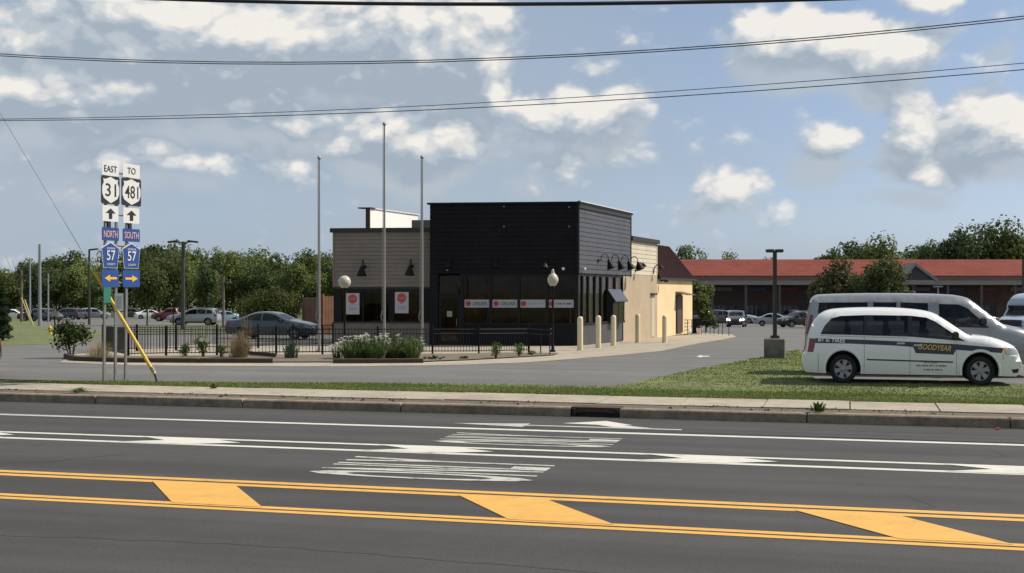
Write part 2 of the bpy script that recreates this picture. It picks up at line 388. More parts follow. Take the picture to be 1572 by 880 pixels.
def text_mb(txt, c, xd, ud, w, h, depth=.004, bold=0.0, shear=0.0, sp=1.0):
    """flat lettering fitted into w x h, centred on c"""
    cu = bpy.data.curves.new('t', 'FONT'); cu.body = txt; cu.resolution_u = 3; cu.offset = bold; cu.shear = shear; cu.space_character = sp
    o = bpy.data.objects.new('t', cu); COL.objects.link(o)
    dg = bpy.context.evaluated_depsgraph_get(); me = bpy.data.meshes.new_from_object(o.evaluated_get(dg))
    vs = [v.co.copy() for v in me.vertices]; fs = [tuple(p.vertices) for p in me.polygons]
    bpy.data.objects.remove(o); bpy.data.curves.remove(cu); bpy.data.meshes.remove(me)
    x0 = min(v.x for v in vs); x1 = max(v.x for v in vs); y0 = min(v.y for v in vs); y1 = max(v.y for v in vs)
    xd = Vector(xd).normalized(); ud = Vector(ud).normalized(); nn = xd.cross(ud); c = Vector(c)
    mb = MB()
    mb.add([c + xd * ((v.x - x0) / (x1 - x0) - .5) * w + ud * ((v.y - y0) / (y1 - y0) - .5) * h + nn * depth for v in vs], fs)
    return mb
# ================================================================== SETTING
gm = MB(); tl = [-3000, -200, -30, 23.42, 23.70, 25.85, 29.5, 36, 50, 56, 75, 142, 200, 400, 1200, 6000]; sl_ = [-6000, -900, -300, -120, -50, 0, 50, 120, 300, 900, 6000]
for t in tl:
    for s in sl_: gm.v.append(tuple(ST3(s, t, G(t) - .03)))
for i in range(len(tl) - 1):
    for j in range(len(sl_) - 1):
        a = i * len(sl_) + j; gm.f.append((a, a + 1, a + 1 + len(sl_), a + len(sl_)))
tag(obj('ground', gm, M_FIELD), kind='structure')
road = drape('road', [ST3(-400, 1.5)[:2], ST3(400, 1.5)[:2], ST3(400, 23.42)[:2], ST3(-400, 23.42)[:2]], 0.0, M_ASPH)
tag(road, kind='structure')
lot = drape('parking_lot', [ST3(-160, 26.6)[:2], ST3(160, 26.6)[:2], ST3(160, 178)[:2], ST3(-160, 178)[:2]], .004, M_LOT)
tag(lot, kind='structure')

def tt(y): return F * H / (y - HY) * CT
def mark(name, pts, m=M_WHITEPAINT, z=.004):
    mb = MB(); P = [ST3(s, t, z) for s, t in pts]
    ar = sum(P[i].x * P[(i + 1) % len(P)].y - P[(i + 1) % len(P)].x * P[i].y for i in range(len(P)))
    mb.tri(P if ar > 0 else P[::-1]); return obj(name, mb, m, road)
def stripe(name, y0, y1, m, z=.004): return mark(name, [(-300, tt(y1)), (300, tt(y1)), (300, tt(y0)), (-300, tt(y0))], m, z)
stripe('white_edge_line', 659.0, 661.2, M_WHITEPAINT)
stripe('white_buffer_line', 689.2, 691.3, M_WHITEPAINT); stripe('white_buffer_line', 699.0, 701.5, M_WHITEPAINT)
for a, b in ((756.3, 760.0), (762.0, 765.6), (796.6, 800.4), (802.2, 806.0)): stripe('yellow_line', a, b, M_YELLOW)
def st_of(px, py):
    p = on_z(px, py, 0.0); return (sof(p.x, p.y), tof(p.x, p.y))
tmpl = [st_of(*p) for p in ((608, 681.5), (712, 687.2), (757, 694.5), (703, 699.2), (590, 695.8), (652, 690))]
t_up, t_lo = tt(690.2), tt(700.3)
tip = st_of(757, 694.5); L = []
tip = (tip[0], (t_up + t_lo) / 2)
tmpl = [(tip[0] - 2.0, t_up), (tip[0] - .75, t_up), tip, (tip[0] - .75, t_lo), (tip[0] - 2.0, t_lo), (tip[0] - 1.35, tip[1])]
sp_ = st_of(1195, 709)[0] - tip[0]
for k in range(-3, 4): mark('white_chevron', [(s + k * sp_, t) for s, t in tmpl], M_WHITEPAINT, .008)
for q in (((237, 738), (362, 744), (417, 774), (282, 767)), ((700, 761), (833, 767.5), (948, 801.5), (786, 795)), ((1216, 786), (1373, 793.5), (1556, 836), (1380, 826))):
    pts = [st_of(*p) for p in q]; ta, tb = tt(763.8), tt(798.5)
    mark('yellow_hatch_band', [(pts[0][0], ta), (pts[1][0], ta), (pts[2][0], tb), (pts[3][0], tb)], M_YELLOW, .008)
bs = [st_of(237, 738)[0], st_of(700, 761)[0]]
dl = bs[1] - bs[0]
for k in (-1, 3):
    s0 = bs[0] + k * dl; mark('yellow_hatch_band', [(s0, tt(763.8)), (s0 + 1.35, tt(763.8)), (s0 + 1.35 + .6, tt(798.5)), (s0 + .6, tt(798.5))], M_YELLOW, .008)
for (s, t, w, h) in ((-5.42, 15.95, 1.85, 3.1), (-5.0, 19.45, 1.45, 2.95)):
    mb = text_mb('ONLY', ST3(s, t, .004), ST3(0, 1), ST3(-1, 0), w, h, depth=.002, bold=.018)
    obj('lane_word', mb, M_WORNPAINT, road)
t0 = 21.62
mark('lane_arrow', [(-2.8, t0 - .07), (-2.8, t0 + .07), (-5.6, t0 + .07), (-5.6, t0 + .30), (-7.0, t0), (-5.6, t0 - .30), (-5.6, t0 - .07)], M_WORNPAINT)
mark('lane_arrow', [(-3.3, t0 + .075), (-3.9, t0 + .42), (-3.75, t0 + .5), (-4.35, t0 + 1.1), (-5.05, t0 + .5), (-4.4, t0 + .42), (-4.0, t0 + .075)], M_WHITEPAINT)
# drive-through arrow on the lot
pm = MB(); P = [gp(*p) for p in ((1069, 547.6), (1076, 549.5), (1078, 548.3), (1089, 547.8), (1089, 546.8), (1078, 546.8), (1077, 545.6))]
pm.tri([p + Vector((0, 0, .01)) for p in P]); obj('painted_arrow', pm, M_WHITEPAINT, lot)

# kerb stones, storm drain, sidewalk slabs
kerb = tag(thing('kerb', None, None), kind='structure')
S_IN0, S_IN1 = -5.15, -4.25
def kerbstone(s0, s1):
    mb = MB(); hh = random.uniform(-.006, .006); tv = random.uniform(-.008, .008)
    c = ST3((s0 + s1) / 2, 23.55 + tv, .05 + hh); mb.bevbox(c, (abs(s1 - s0) - .025, .28, .25), .022, ST3(1, 0), ST3(0, 1))
    obj('kerb_stone', mb, M_KERB, kerb)
s = S_IN1 + .02
for k in range(16): kerbstone(s, s + 3.5); s += 3.5
s = S_IN0 - .02
for k in range(18): kerbstone(s, s - 3.5); s -= 3.5
dr = thing('storm_drain', 'dark storm drain opening under a rusty lintel in the kerb', 'drain', ST3(-4.7, 23.55, 0))
mb = MB()
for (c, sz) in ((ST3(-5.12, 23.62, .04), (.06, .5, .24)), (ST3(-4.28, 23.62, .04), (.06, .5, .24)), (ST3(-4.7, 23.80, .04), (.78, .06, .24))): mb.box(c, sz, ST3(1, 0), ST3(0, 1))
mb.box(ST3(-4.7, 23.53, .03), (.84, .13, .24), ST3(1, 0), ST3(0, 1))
obj('shade_block', mb, mat('drain_shade', (.012, .011, .010), .9), dr)  # near-black blocks close the opening; the shade inside is their colour
mb = MB(); n = 10
arch = []
for k in range(n + 1):
    q = pi * k / n; arch.append((-4.7 + .40 * cos(q), .045 + .05 * sin(q)))
poly = [ST3(a, 23.45, z) for a, z in arch] + [ST3(-5.10, 23.45, .045), ST3(-5.15, 23.45, .165), ST3(-4.25, 23.45, .165), ST3(-4.30, 23.45, .045)]
mb.prism(poly, ST3(0, .06)); obj('lintel', mb, mat('rusty_iron', (.075, .042, .026), .9, var=.4, vscale=14, bump=.3), dr)
mb = MB(); mb.box(ST3(-4.7, 23.66, .172), (.96, .44, .02), ST3(1, 0), ST3(0, 1)); obj('cover_plate', mb, MATS['rusty_iron'], dr)

dirt = drape('verge_dirt', [ST3(-70, 23.68)[:2], ST3(60, 23.68)[:2], ST3(60, 24.3)[:2], ST3(-70, 24.3)[:2]], .006, M_DIRT)
tag(dirt, kind='structure')
walk = tag(thing('sidewalk', None, None), kind='structure')
for k in range(72):
    s0 = -68 + 1.62 * k; mb = MB(); v = random.uniform(-.006, .006)
    a, b = s0 + .012, s0 + 1.608
    jt = random.uniform(-.03, .03)
    pts = [ST3(a, 24.26 + jt, .10), ST3(b, 24.26 + jt, .10), ST3(b, 25.8, .10), ST3(a, 25.8, .10), ST3(a, 24.26 + jt, .195 + v), ST3(b, 24.26 + jt, .195 + v), ST3(b, 25.8, .215 + v), ST3(a, 25.8, .215 + v)]
    mb.hexa(pts); obj('paving_slab', mb, M_CONC, walk)

# lawn and other draped areas
LAWN = [ST3(-75, 25.8)[:2], ST3(45, 25.8)[:2]] + pxpoly([(1800, 596), (1560, 591), (1262, 589), (1249, 582), (1238, 562), (1227, 536), (1205, 541), (1150, 553),
        (1100, 562), (1060, 569), (1020, 578), (985, 587), (935, 594.5), (880, 593), (800, 591), (600, 589.5), (400, 588.5), (200, 587), (0, 585)]) + [ST3(-75, 26.9)[:2]]
lawn = tag(drape('lawn', LAWN, .014, M_LAWN), kind='structure')
APRON = pxpoly([(92, 557), (200, 561.5), (400, 563), (560, 563), (700, 561), (800, 557.5), (850, 554), (900, 550), (960, 545), (1020, 538.5), (1060, 530), (1110, 521.5), (1130, 517.5),
                (1122, 513.5), (1062, 511), (1009, 512), (957, 518), (885, 524), (660, 522), (512, 521), (480, 523), (300, 530), (200, 535), (110, 545)])
apron = tag(drape('concrete_apron', APRON, .012, M_CONC), kind='structure')
M_GRASSFAR = mat('grass_far', (.120, .140, .048), .95, var=.42, vscale=2.2, stains=.25, bump=.6, bscale=12)
for poly in ([(-260, 536), (0, 531.5), (85, 528), (140, 524), (166, 511), (110, 505), (66, 502), (56, 494), (52, 484), (-260, 484)],
             [(160, 523), (215, 512), (345, 511.5), (350, 506), (255, 506), (170, 513), (150, 520)],
             [(205, 502), (262, 501), (345, 502), (345, 499), (262, 498), (205, 499)],
             [(1200, 498.5), (1260, 499), (1262, 494.5), (1210, 494)],
             [(420, 504), (470, 504), (470, 500), (350, 500), (350, 504)]):
    tag(drape('grass_patch', pxpoly(poly), .012, M_GRASSFAR), kind='structure')
tag(drape('far_road', pxpoly([(66, 502.5), (130, 504), (160, 498), (160, 489), (100, 491), (62, 496)]), .018, M_LOT), kind='structure')

# grass blades on the lawn
M_GRASSB = leafmat('grass_blade', (.098, .145, .034), (.180, .212, .064), .3)
t_ = M_GRASSB.node_tree; b_ = t_.nodes['Principled BSDF']; g_ = nd(t_, 'ShaderNodeNewGeometry'); n_ = nd(t_, 'ShaderNodeTexNoise'); n_.inputs['Scale'].default_value = .9; n_.inputs['Detail'].default_value = 5; n_.inputs['Roughness'].default_value = .65
t_.links.new(g_.outputs['Position'], n_.inputs['Vector']); x_ = nd(t_, 'ShaderNodeMix', data_type='RGBA'); t_.links.new(mrange(t_, n_.outputs[0], .46, .68, 0, .85), x_.inputs[0])
src_ = b_.inputs['Base Color'].links[0].from_socket; t_.links.new(src_, x_.inputs[6]); x_.inputs[7].default_value = (.25, .225, .095, 1); t_.links.new(x_.outputs[2], b_.inputs['Base Color'])
def inside(x, y, poly):
    r = False; n = len(poly)
    for i in range(n):
        x1, y1 = poly[i][:2]; x2, y2 = poly[(i + 1) % n][:2]
        if (y1 > y) != (y2 > y) and x < (x2 - x1) * (y - y1) / (y2 - y1) + x1: r = not r
    return r
rg = random.Random(3); gb = MB(); cnt = 0
while cnt < 95000:
    s, t = rg.uniform(-24, 17), 25.75 + 28 * rg.random() ** 1.7
    if rg.random() < .25: t = rg.uniform(25.72, 27.2)
    p = ST3(s, t)
    if not inside(p.x, p.y, LAWN) : 
        continue
    z = G(t) + .012; pt_ = sin(s * .9 + sin(t * 1.3) * 2) * sin(t * 1.1 + s * .3); hgt = rg.uniform(.015, .042) * (1.4 if t < 26.1 else 1) * (1 + .45 * pt_); w = rg.uniform(.008, .02) * (1 + max(0, t - 32) * .06); a = rg.uniform(0, pi); q = rg.uniform(0, 2 * pi); ln = hgt * rg.uniform(.2, .9)
    dx, dy = cos(a) * w, sin(a) * w
    gb.add([(p.x - dx, p.y - dy, z), (p.x + dx, p.y + dy, z), (p.x + cos(q) * ln, p.y + sin(q) * ln, z + hgt)], [(0, 1, 2)]); cnt += 1
tag(obj('grass', gb, M_GRASSB), 'short mown grass growing on the roadside lawn and verge', 'grass', kind='stuff')
# weeds and clods along the kerb
wb = MB()
for k in range(900):
    s = rg.uniform(-24, 16); t = 24.24 + rg.gauss(0, .05)
    if rg.random() < .5: t = rg.uniform(23.72, 24.28)
    c = ST3(s, t, .168); r = rg.uniform(.012, .05)
    if (sin(s * 1.7) + sin(s * .63 + 2)) < -.3: continue
    n0 = [c + Vector((rg.uniform(-r, r), rg.uniform(-r, r), 0)) * 1.4 for _ in range(3)]
    wb.add(n0 + [c + Vector((0, 0, r * 1.1))], [(0, 1, 3), (1, 2, 3), (2, 0, 3)])
# grit washed into the gutter
for k in range(1500):
    s = rg.uniform(-24, 16); t = 23.41 - abs(rg.gauss(0, .16)); c = ST3(s, t, .0); r = rg.uniform(.004, .013)
    wb.add([c + Vector((rg.uniform(-r, r) * 1.6, rg.uniform(-r, r) * 1.6, 0)) for _ in range(3)] + [c + Vector((0, 0, r))], [(0, 1, 3), (1, 2, 3), (2, 0, 3)])
# sealed cracks and a patch in the road
M_TAR = mat('crack_sealer', (.030, .028, .028), .6, var=.2, vscale=6); M_PATCH = asphalt('asphalt_patch', (.048, .046, .045), .05, .3)
def crack(pts, w, sd):
    r = random.Random(sd); P = []
    for (a, b) in zip(pts, pts[1:]):
        n = max(2, int(math.hypot(b[0] - a[0], b[1] - a[1]) / .25))
        for k in range(n): P.append((a[0] + (b[0] - a[0]) * k / n + r.uniform(-.05, .05), a[1] + (b[1] - a[1]) * k / n + r.uniform(-.035, .035)))
    mb = MB()
    for (a, b) in zip(P, P[1:]):
        d = Vector((b[0] - a[0], b[1] - a[1])); n = Vector((-d.y, d.x)).normalized() * w * r.uniform(.6, 1.2)
        mb.add([ST3(a[0] - n.x, a[1] - n.y, .002), ST3(b[0] - n.x, b[1] - n.y, .002), ST3(b[0] + n.x, b[1] + n.y, .002), ST3(a[0] + n.x, a[1] + n.y, .002)], [(0, 1, 2, 3)])
    obj('sealed_crack', mb, M_TAR, road)
crack([(-16, 17.75), (-9, 17.7), (-2, 17.85), (4, 17.7), (11, 17.8)], .014, 1); crack([(-14, 14.2), (-11, 15.1), (-10.2, 16.4)], .012, 2); crack([(1.5, 18.2), (2.2, 19.4), (2.0, 20.6)], .012, 3)
crack([(-9, 10.4), (-5.5, 10.7), (-1, 10.35), (3.5, 10.6)], .011, 4); crack([(.3, 13.6), (.9, 14.6), (.6, 15.6)], .010, 5); crack([(-1.5, 22.2), (4, 22.1), (9, 22.3)], .012, 6)
mark('asphalt_patch', [(4.2, 18.0), (7.3, 17.95), (7.35, 19.6), (4.25, 19.55)], M_PATCH, .0015)
tag(obj('verge_gravel', wb, M_DIRT), 'loose dirt clods and gravel along the kerb strip', 'gravel', kind='stuff')
# ================================================================== RESTAURANT BUILDING
BYAW, SYAW = radians(7.0), radians(20.8)
EU = Vector((-cos(BYAW), sin(BYAW), 0)); EV = Vector((sin(SYAW), cos(SYAW), 0))
Y0 = 55.9; C0 = Vector(((887.5 - CX) / F * Y0, Y0, 0)); ZB = G(C0.x, C0.y) - .02
def B(u, v, z): return C0 + EU * u + EV * v + Vector((0, 0, z))
def uf(px, v=0.0):                      # photo column -> distance along the front
    k = (px - CX) / F; c = C0 + EV * v; return (k * c.y - c.x) / (EU.x - k * EU.y)
def vf(px, u=0.0):                      # photo column -> distance along the side
    k = (px - CX) / F; c = C0 + EU * u; return (k * c.y - c.x) / (EV.x - k * EV.y)
def zu(px, py, v=0.0): return H - (py - HY) / F * B(uf(px, v), v, 0).y
def zv(px, py, u=0.0): return H - (py - HY) / F * B(u, vf(px, u), 0).y
def bb(mb, u0, u1, v0, v1, z0, z1):
    return mb.hexa([B(u1, v0, z0), B(u0, v0, z0), B(u0, v1, z0), B(u1, v1, z0), B(u1, v0, z1), B(u0, v0, z1), B(u0, v1, z1), B(u1, v1, z1)])
NF = EU.cross(Vector((0, 0, 1))).normalized(); NF = NF if NF.y < 0 else -NF     # outward normal of the front
NS = EV.cross(Vector((0, 0, 1))).normalized(); NS = NS if NS.x > 0 else -NS     # outward normal of the side

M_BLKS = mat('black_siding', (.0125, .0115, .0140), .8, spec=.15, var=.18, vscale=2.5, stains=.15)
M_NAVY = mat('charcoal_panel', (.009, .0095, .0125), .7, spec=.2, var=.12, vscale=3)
M_FRAME = mat('dark_frame', (.008, .008, .009), .6, spec=.25)
M_TANS = mat('beige_siding', (.56, .50, .38), .75, var=.06, vscale=2, stains=.07)
M_TANW = mat('tan_stucco', (.42, .33, .225), .85, var=.07, vscale=2, bump=.15, stains=.08)
M_TAUPE = mat('taupe_siding', (.212, .178, .145), .75, var=.08, vscale=2, stains=.08)
M_YELW = mat('yellow_stucco', (.76, .58, .34), .85, var=.05, vscale=1.5, bump=.15, stains=.06)
M_MAROON = mat('maroon_metal_roof', (.024, .008, .009), .85, spec=.1, var=.2, vscale=2)
M_CAP = mat('dark_bronze_cap', (.022, .017, .014), .5)
M_CAPL = mat('light_cap', (.62, .62, .60), .45)
M_GLASS = glassmat('store_glass', (.78, .74, .66), .5)
M_INT = mat('interior_brown', (.30, .24, .16), .8, var=.3, vscale=1.5)
M_ROOFMEM = mat('roof_membrane', (.25, .25, .25), .9)

bl = thing('restaurant', 'vacant black and tan single storey restaurant with drive-through window', 'building', B(0, 0, ZB))
U1 = uf(660); VB1 = vf(957); VB2 = vf(968.5)
Z_TOP, Z_SID = zu(887, 309), zu(887, 421); Z_DADO = zu(887, 498.5)
UT = uf(512, .5); V2 = vf(1008.5, .05); V3 = vf(1062.5, .05)
VT = .5                                                       # the tan wing stands back half a metre
Z_T = zu(600, 351, VT); Z_TS = zu(600, 441, VT); Z_TD = zu(600, 495.5, VT)
Z_T2 = zv(968.5, 364); Z_Y = zv(1009, 425, .05); Z_YR = zv(1015, 376, .6)

def part(name, mb, m, parent=None, smooth=False): return obj(name, mb, m, parent or bl, smooth)
def boards(mb_list_fn, z0, z1, n, name, m, parent):
    step = (z1 - z0) / n
    for k in range(n): part(name, mb_list_fn(z0 + k * step, z0 + (k + 1) * step), m, parent)

# --- black block, upper storey core
mb = MB(); bb(mb, .02, U1 - .02, .02, VB2 - .02, Z_SID + .02, Z_TOP - .04); blk = part('black_parapet', mb, M_BLKS)
def lap_front(u0, u1, vo, th=.022):
    def f(za, zb):
        m = MB(); g = .012
        return m.hexa([B(u1, vo - th, za + g), B(u0, vo - th, za + g), B(u0, vo + .015, za + g), B(u1, vo + .015, za + g),
                       B(u1, vo - .006, zb), B(u0, vo - .006, zb), B(u0, vo + .015, zb), B(u1, vo + .015, zb)])
    return f
def lap_side(v0, v1, uo, th=.022):
    def f(za, zb):
        m = MB(); g = .014
        return m.hexa([B(uo - th, v0, za + g), B(uo - th, v1, za + g), B(uo + .015, v1, za + g), B(uo + .015, v0, za + g),
                       B(uo - .004, v0, zb), B(uo - .004, v1, zb), B(uo + .015, v1, zb), B(uo + .015, v0, zb)])
    return f
boards(lap_front(.07, U1, .01), Z_SID + .04, Z_TOP - .12, 15, 'siding_board', M_BLKS, blk)
M_BLKSIDE = mat('black_siding_sunlit', (.068, .069, .083), .55, var=.12, vscale=2.5, stains=.12)  # the block's black siding again, with a sunlit tone put into its colour
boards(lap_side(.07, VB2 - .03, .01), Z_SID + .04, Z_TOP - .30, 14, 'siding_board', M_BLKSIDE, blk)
mb = MB(); bb(mb, -.045, .075, -.045, .075, Z_SID - .01, Z_TOP - .09); part('corner_trim', mb, M_NAVY, blk)
mb = MB(); bb(mb, -.03, .05, VB2 - .06, VB2 + .03, Z_SID - .01, Z_TOP - .09); part('corner_trim', mb, M_BLKS, blk)
mb = MB(); bb(mb, -.10, U1 + .10, -.10, VB2 + .08, Z_TOP - .10, Z_TOP - .015); part('parapet_cap', mb, M_FRAME, blk)
mb = MB(); bb(mb, -.125, .02, -.02, VB2 + .10, Z_TOP - .015, Z_TOP + .03); part('cap_flashing', mb, M_CAPL, blk)
mb = MB(); bb(mb, -.06, -.02, .08, VB2 - .05, Z_TOP - .29, Z_TOP - .10); part('fascia', mb, M_CAP, blk)
# bolts left from the old sign
for (px, py) in ((774, 317), (774, 348), (874, 318), (874, 348)):
    mb = MB(); mb.lathe([(.05, 0), (.05, .03), (.02, .05)], B(uf(px), -.02, zu(px, py)), NF, 8); part('sign_bolt', mb, mat('dull_steel', (.16, .16, .16), .5, .5), blk)

# --- storefront below, front
fr = MB()
ZF = ZB + .02
bb(fr, 0, .16, 0, .16, ZF, Z_SID + .02)
lo = part('storefront', fr, M_FRAME)
def bar(u0, u1, z0, z1, v0=0.0, v1=.14, m=M_FRAME, name='mullion'):
    q = MB(); bb(q, u0, u1, v0, v1, z0, z1); return part(name, q, m, lo)
xs = [(712, 751), (755, 795), (797.5, 838), (842, 881)]
def win(u0, u1, z0, z1, v=.07):
    q = MB(); bb(q, u0, u1, v, v + .012, z0, z1); return part('pane', q, M_GLASS, lo)
edges = [uf(883.5), uf(840), uf(796.2), uf(753), uf(710.5)]
bar(uf(706.5), uf(711.5), ZF, Z_SID + .02)
for a in (840, 796.2, 753): bar(uf(a + 2.0), uf(a - 2.0), Z_DADO + .03, Z_SID + .02)
bar(.16, uf(711), Z_SID - .10, Z_SID + .02, .02, .12, name='head_rail')
bar(.16, uf(711), Z_DADO - .04, Z_DADO + .05, -.03, .12, name='sill_rail')
bar(.16, uf(711), ZF, Z_DADO - .04, .03, .13, M_NAVY, 'dado_panel')
for (a, b) in xs: win(uf(b + 1.2), uf(a - 1.2), Z_DADO + .05, Z_SID - .10)
# wall pier left of the door and the door with its transom
bar(uf(672.5), U1, ZF, Z_SID + .02, -.03, .2, M_NAVY, 'pier')
zt = zu(690, 452.5)
bar(uf(707), uf(673), zt - .05, zt + .06, .02, .12, name='transom_rail')
win(uf(705.5), uf(674), zt + .06, Z_SID - .05)
door = part('door', (lambda q: [bb(q, uf(706), uf(703.2), .03, .08, ZF, zt - .05), bb(q, uf(676.5), uf(673.5), .03, .08, ZF, zt - .05), bb(q, uf(703), uf(676.5), .03, .08, ZF, ZF + .2),
            bb(q, uf(703), uf(676.5), .03, .08, zt - .15, zt - .05)][0])(MB()), M_FRAME, lo)
q = MB(); bb(q, uf(703.2), uf(676.5), .05, .06, ZF + .2, zt - .15); obj('pane', q, M_GLASS, lo)
q = MB(); q.box(B(uf(689.5), .04, zu(689, 482)), (.24, .005, .26), EU, NF); obj('door_notice', q, mat('notice_paper', (.30, .29, .27), .7), lo)
q = MB(); q.tube([B(uf(701), -.01, ZF + .9), B(uf(701), -.01, ZF + 1.25)], .015); obj('door_handle', q, M_STEEL, lo)

# window banners
M_BAN = mat('banner_white', (.37, .39, .40), .6); M_RED = mat('banner_red', (.50, .035, .03), .6); M_INK = mat('banner_ink', (.06, .075, .09), .7); M_INKF = mat('banner_ink_faint', (.26, .29, .32), .7)
XD = -EU; UP = Vector((0, 0, 1))
for i, ((a, b), txt) in enumerate(zip([(712.5, 751), (755.3, 794.5), (797.5, 837), (840.5, 880)], ('ORDER', 'ONLINE', None, None))):
    u0, u1 = uf(b), uf(a); zc = zu(790, 466.3); hgt = .36
    bn = part('window_banner', (lambda q: bb(q, u0, u1, .052, .058, zc - hgt / 2, zc + hgt / 2))(MB()), M_BAN, lo)
    bn['label'] = ['white window banner reading ORDER', 'white window banner reading ONLINE', 'white window banner with one line of faint small print', 'white window banner with small print nearest the corner'][i]
    w = u1 - u0; cu_ = u1 - .17
    q = MB(); q.lathe([(.125, 0), (.125, .004)], B(cu_, .050, zc), NF, 20); obj('banner_logo', q, M_RED, lo)
    q = MB(); q.box(B(cu_, .044, zc), (.17, .003, .05), EU, NF); obj('banner_logo_band', q, M_INK, lo)
    if txt: obj('banner_word', text_mb(txt, B((u0 + u1) / 2 - .13, .047, zc), XD, UP, w * .58, .17, bold=.015, sp=1.15), M_INK, lo)
    else:
        x = u1 - .36; r2 = random.Random(i)
        while x > u0 + .08:
            l = r2.choice((.05, .07, .04)); q = MB(); q.box(B(x - l / 2, .048, zc), (l, .004, .085), EU, NF); obj('banner_print', q, M_INKF if i == 2 else M_INK, lo); x -= l + r2.choice((.02, .02, .07))

# --- storefront, side
sd = part('side_storefront', (lambda q: bb(q, 0, .14, VB1 - .12, VB1, ZF, Z_SID + .02))(MB()), M_FRAME)
def sbar(v0, v1, z0, z1, u0=0.0, u1=.14, m=M_FRAME, name='mullion'):
    q = MB(); bb(q, u0, u1, v0, v1, z0, z1); return part(name, q, m, sd)
vm = [vf(x) for x in (895.5, 904.5, 914.5, 924, 934, 945)]
for v in vm: sbar(v - .07, v + .07, Z_DADO + .05, Z_SID - .08)
sbar(.16, VB1 - .12, Z_DADO - .04, Z_DADO + .05, -.03, .12, name='sill_rail')
sbar(.16, VB1 - .12, Z_SID - .08, Z_SID + .02, .02, .12, name='head_rail')
cuts = [.16] + vm + [VB1 - .12]
M_DADOS = mat('charcoal_panel_sunlit', (.058, .058, .064), .5, var=.12, vscale=3)  # dado colour of the front, lightened here to carry the sun on this side
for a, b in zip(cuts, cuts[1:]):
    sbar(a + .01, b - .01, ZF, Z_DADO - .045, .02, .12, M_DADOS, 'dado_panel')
    q = MB(); bb(q, .06, .072, a, b, Z_DADO + .05, Z_SID - .08); part('pane', q, M_GLASS, sd)
# reddish brown strips behind the side glass, put in for reflections on it
M_REFL = mat('brown_reflection', (.46, .34, .26), .9, var=.25, vscale=5)
for k, (a, b) in enumerate(zip(cuts, cuts[1:])):
    q = MB(); w = (b - a)
    bb(q, .22, .24, a + w * .25, b - w * .05, Z_DADO + .1, Z_SID - .1); part('reflected_strip', q, M_REFL, sd)
# drive-through bay with a small pitched hood
va, vb = vf(934), vf(952)
zA, zH = zv(944, 463), zv(944, 450)
bay = part('drive_through_window', (lambda q: [bb(q, -.22, 0, va, va + .07, Z_DADO, zA), bb(q, -.22, 0, vb - .07, vb, Z_DADO, zA), bb(q, -.25, 0, va, vb, Z_DADO - .06, Z_DADO + .04),
        bb(q, -.22, -.16, va + (vb - va) * .5 - .03, va + (vb - va) * .5 + .03, Z_DADO + .04, zA), bb(q, -.24, 0, va, vb, zA - .08, zA)][0])(MB()), M_FRAME, sd)
q = MB(); q.hexa([B(-.38, va - .1, zA - .02), B(-.38, vb + .1, zA - .02), B(0, vb + .1, zH + .12), B(0, va - .1, zH + .12), B(-.38, va - .1, zA + .05), B(-.38, vb + .1, zA + .05), B(0, vb + .1, zH + .19), B(0, va - .1, zH + .19)])
part('window_hood', q, mat('hood_metal', (.075, .08, .095), .4, .2), sd)
for vv in (va - .07, vb + .03):
    q = MB(); q.prism([B(-.34, vv, zA), B(0, vv, zA), B(0, vv, zH + .12)], EV * .04); part('hood_cheek', q, M_FRAME, sd)
q = MB(); bb(q, -.21, -.198, va + .07, vb - .07, Z_DADO + .04, zA - .08); part('pane', q, M_GLASS, sd)

# --- rear parts: tan wall, beige siding, yellow wing with a mansard roof
q = MB(); bb(q, .03, .3, VB1, V2, ZB - .1, zv(985, 423)); tanw = part('tan_wall', q, M_TANW)
zs = zv(985, 423)
q = MB(); bb(q, .05, .3, VB2, V2 - .03, zs, Z_T2 - .1); tsd = part('beige_parapet', q, M_TANS)
boards(lap_side(VB2 + .01, V2 - .03, .05), zs + .02, Z_T2 - .15, 8, 'siding_board', M_TANS, tsd)
q = MB(); bb(q, -.10, UT + .1, VB2 + .03, V2 + .1, Z_T2 - .16, Z_T2 + .06); part('parapet_cap', q, M_CAP, tsd)
q = MB(); bb(q, .32, UT, VB2 + .04, V2, ZB, Z_T2 - .18); part('core_wall', q, M_TANW)
q = MB(); bb(q, .02, .1, V2 - .12, V2, zs - .0, Z_T2 - .17); part('corner_trim', q, M_TANS, tsd)
# service door in the tan wall
da, db = vf(1000.2), vf(1005.2); zd = zv(1002, 453)
q = MB(); bb(q, .005, .04, da, db, ZB, zd); sdoor = part('service_door', q, mat('pale_door', (.52, .44, .33), .6))
q = MB(); bb(q, -.12, .04, da - .15, db + .15, zd, zd + .1); part('door_head', q, M_CAP, sdoor)
q = MB(); bb(q, .04, UT - .2, V2, V3, ZB - .1, Z_Y); yw = part('yellow_wall', q, M_YELW)
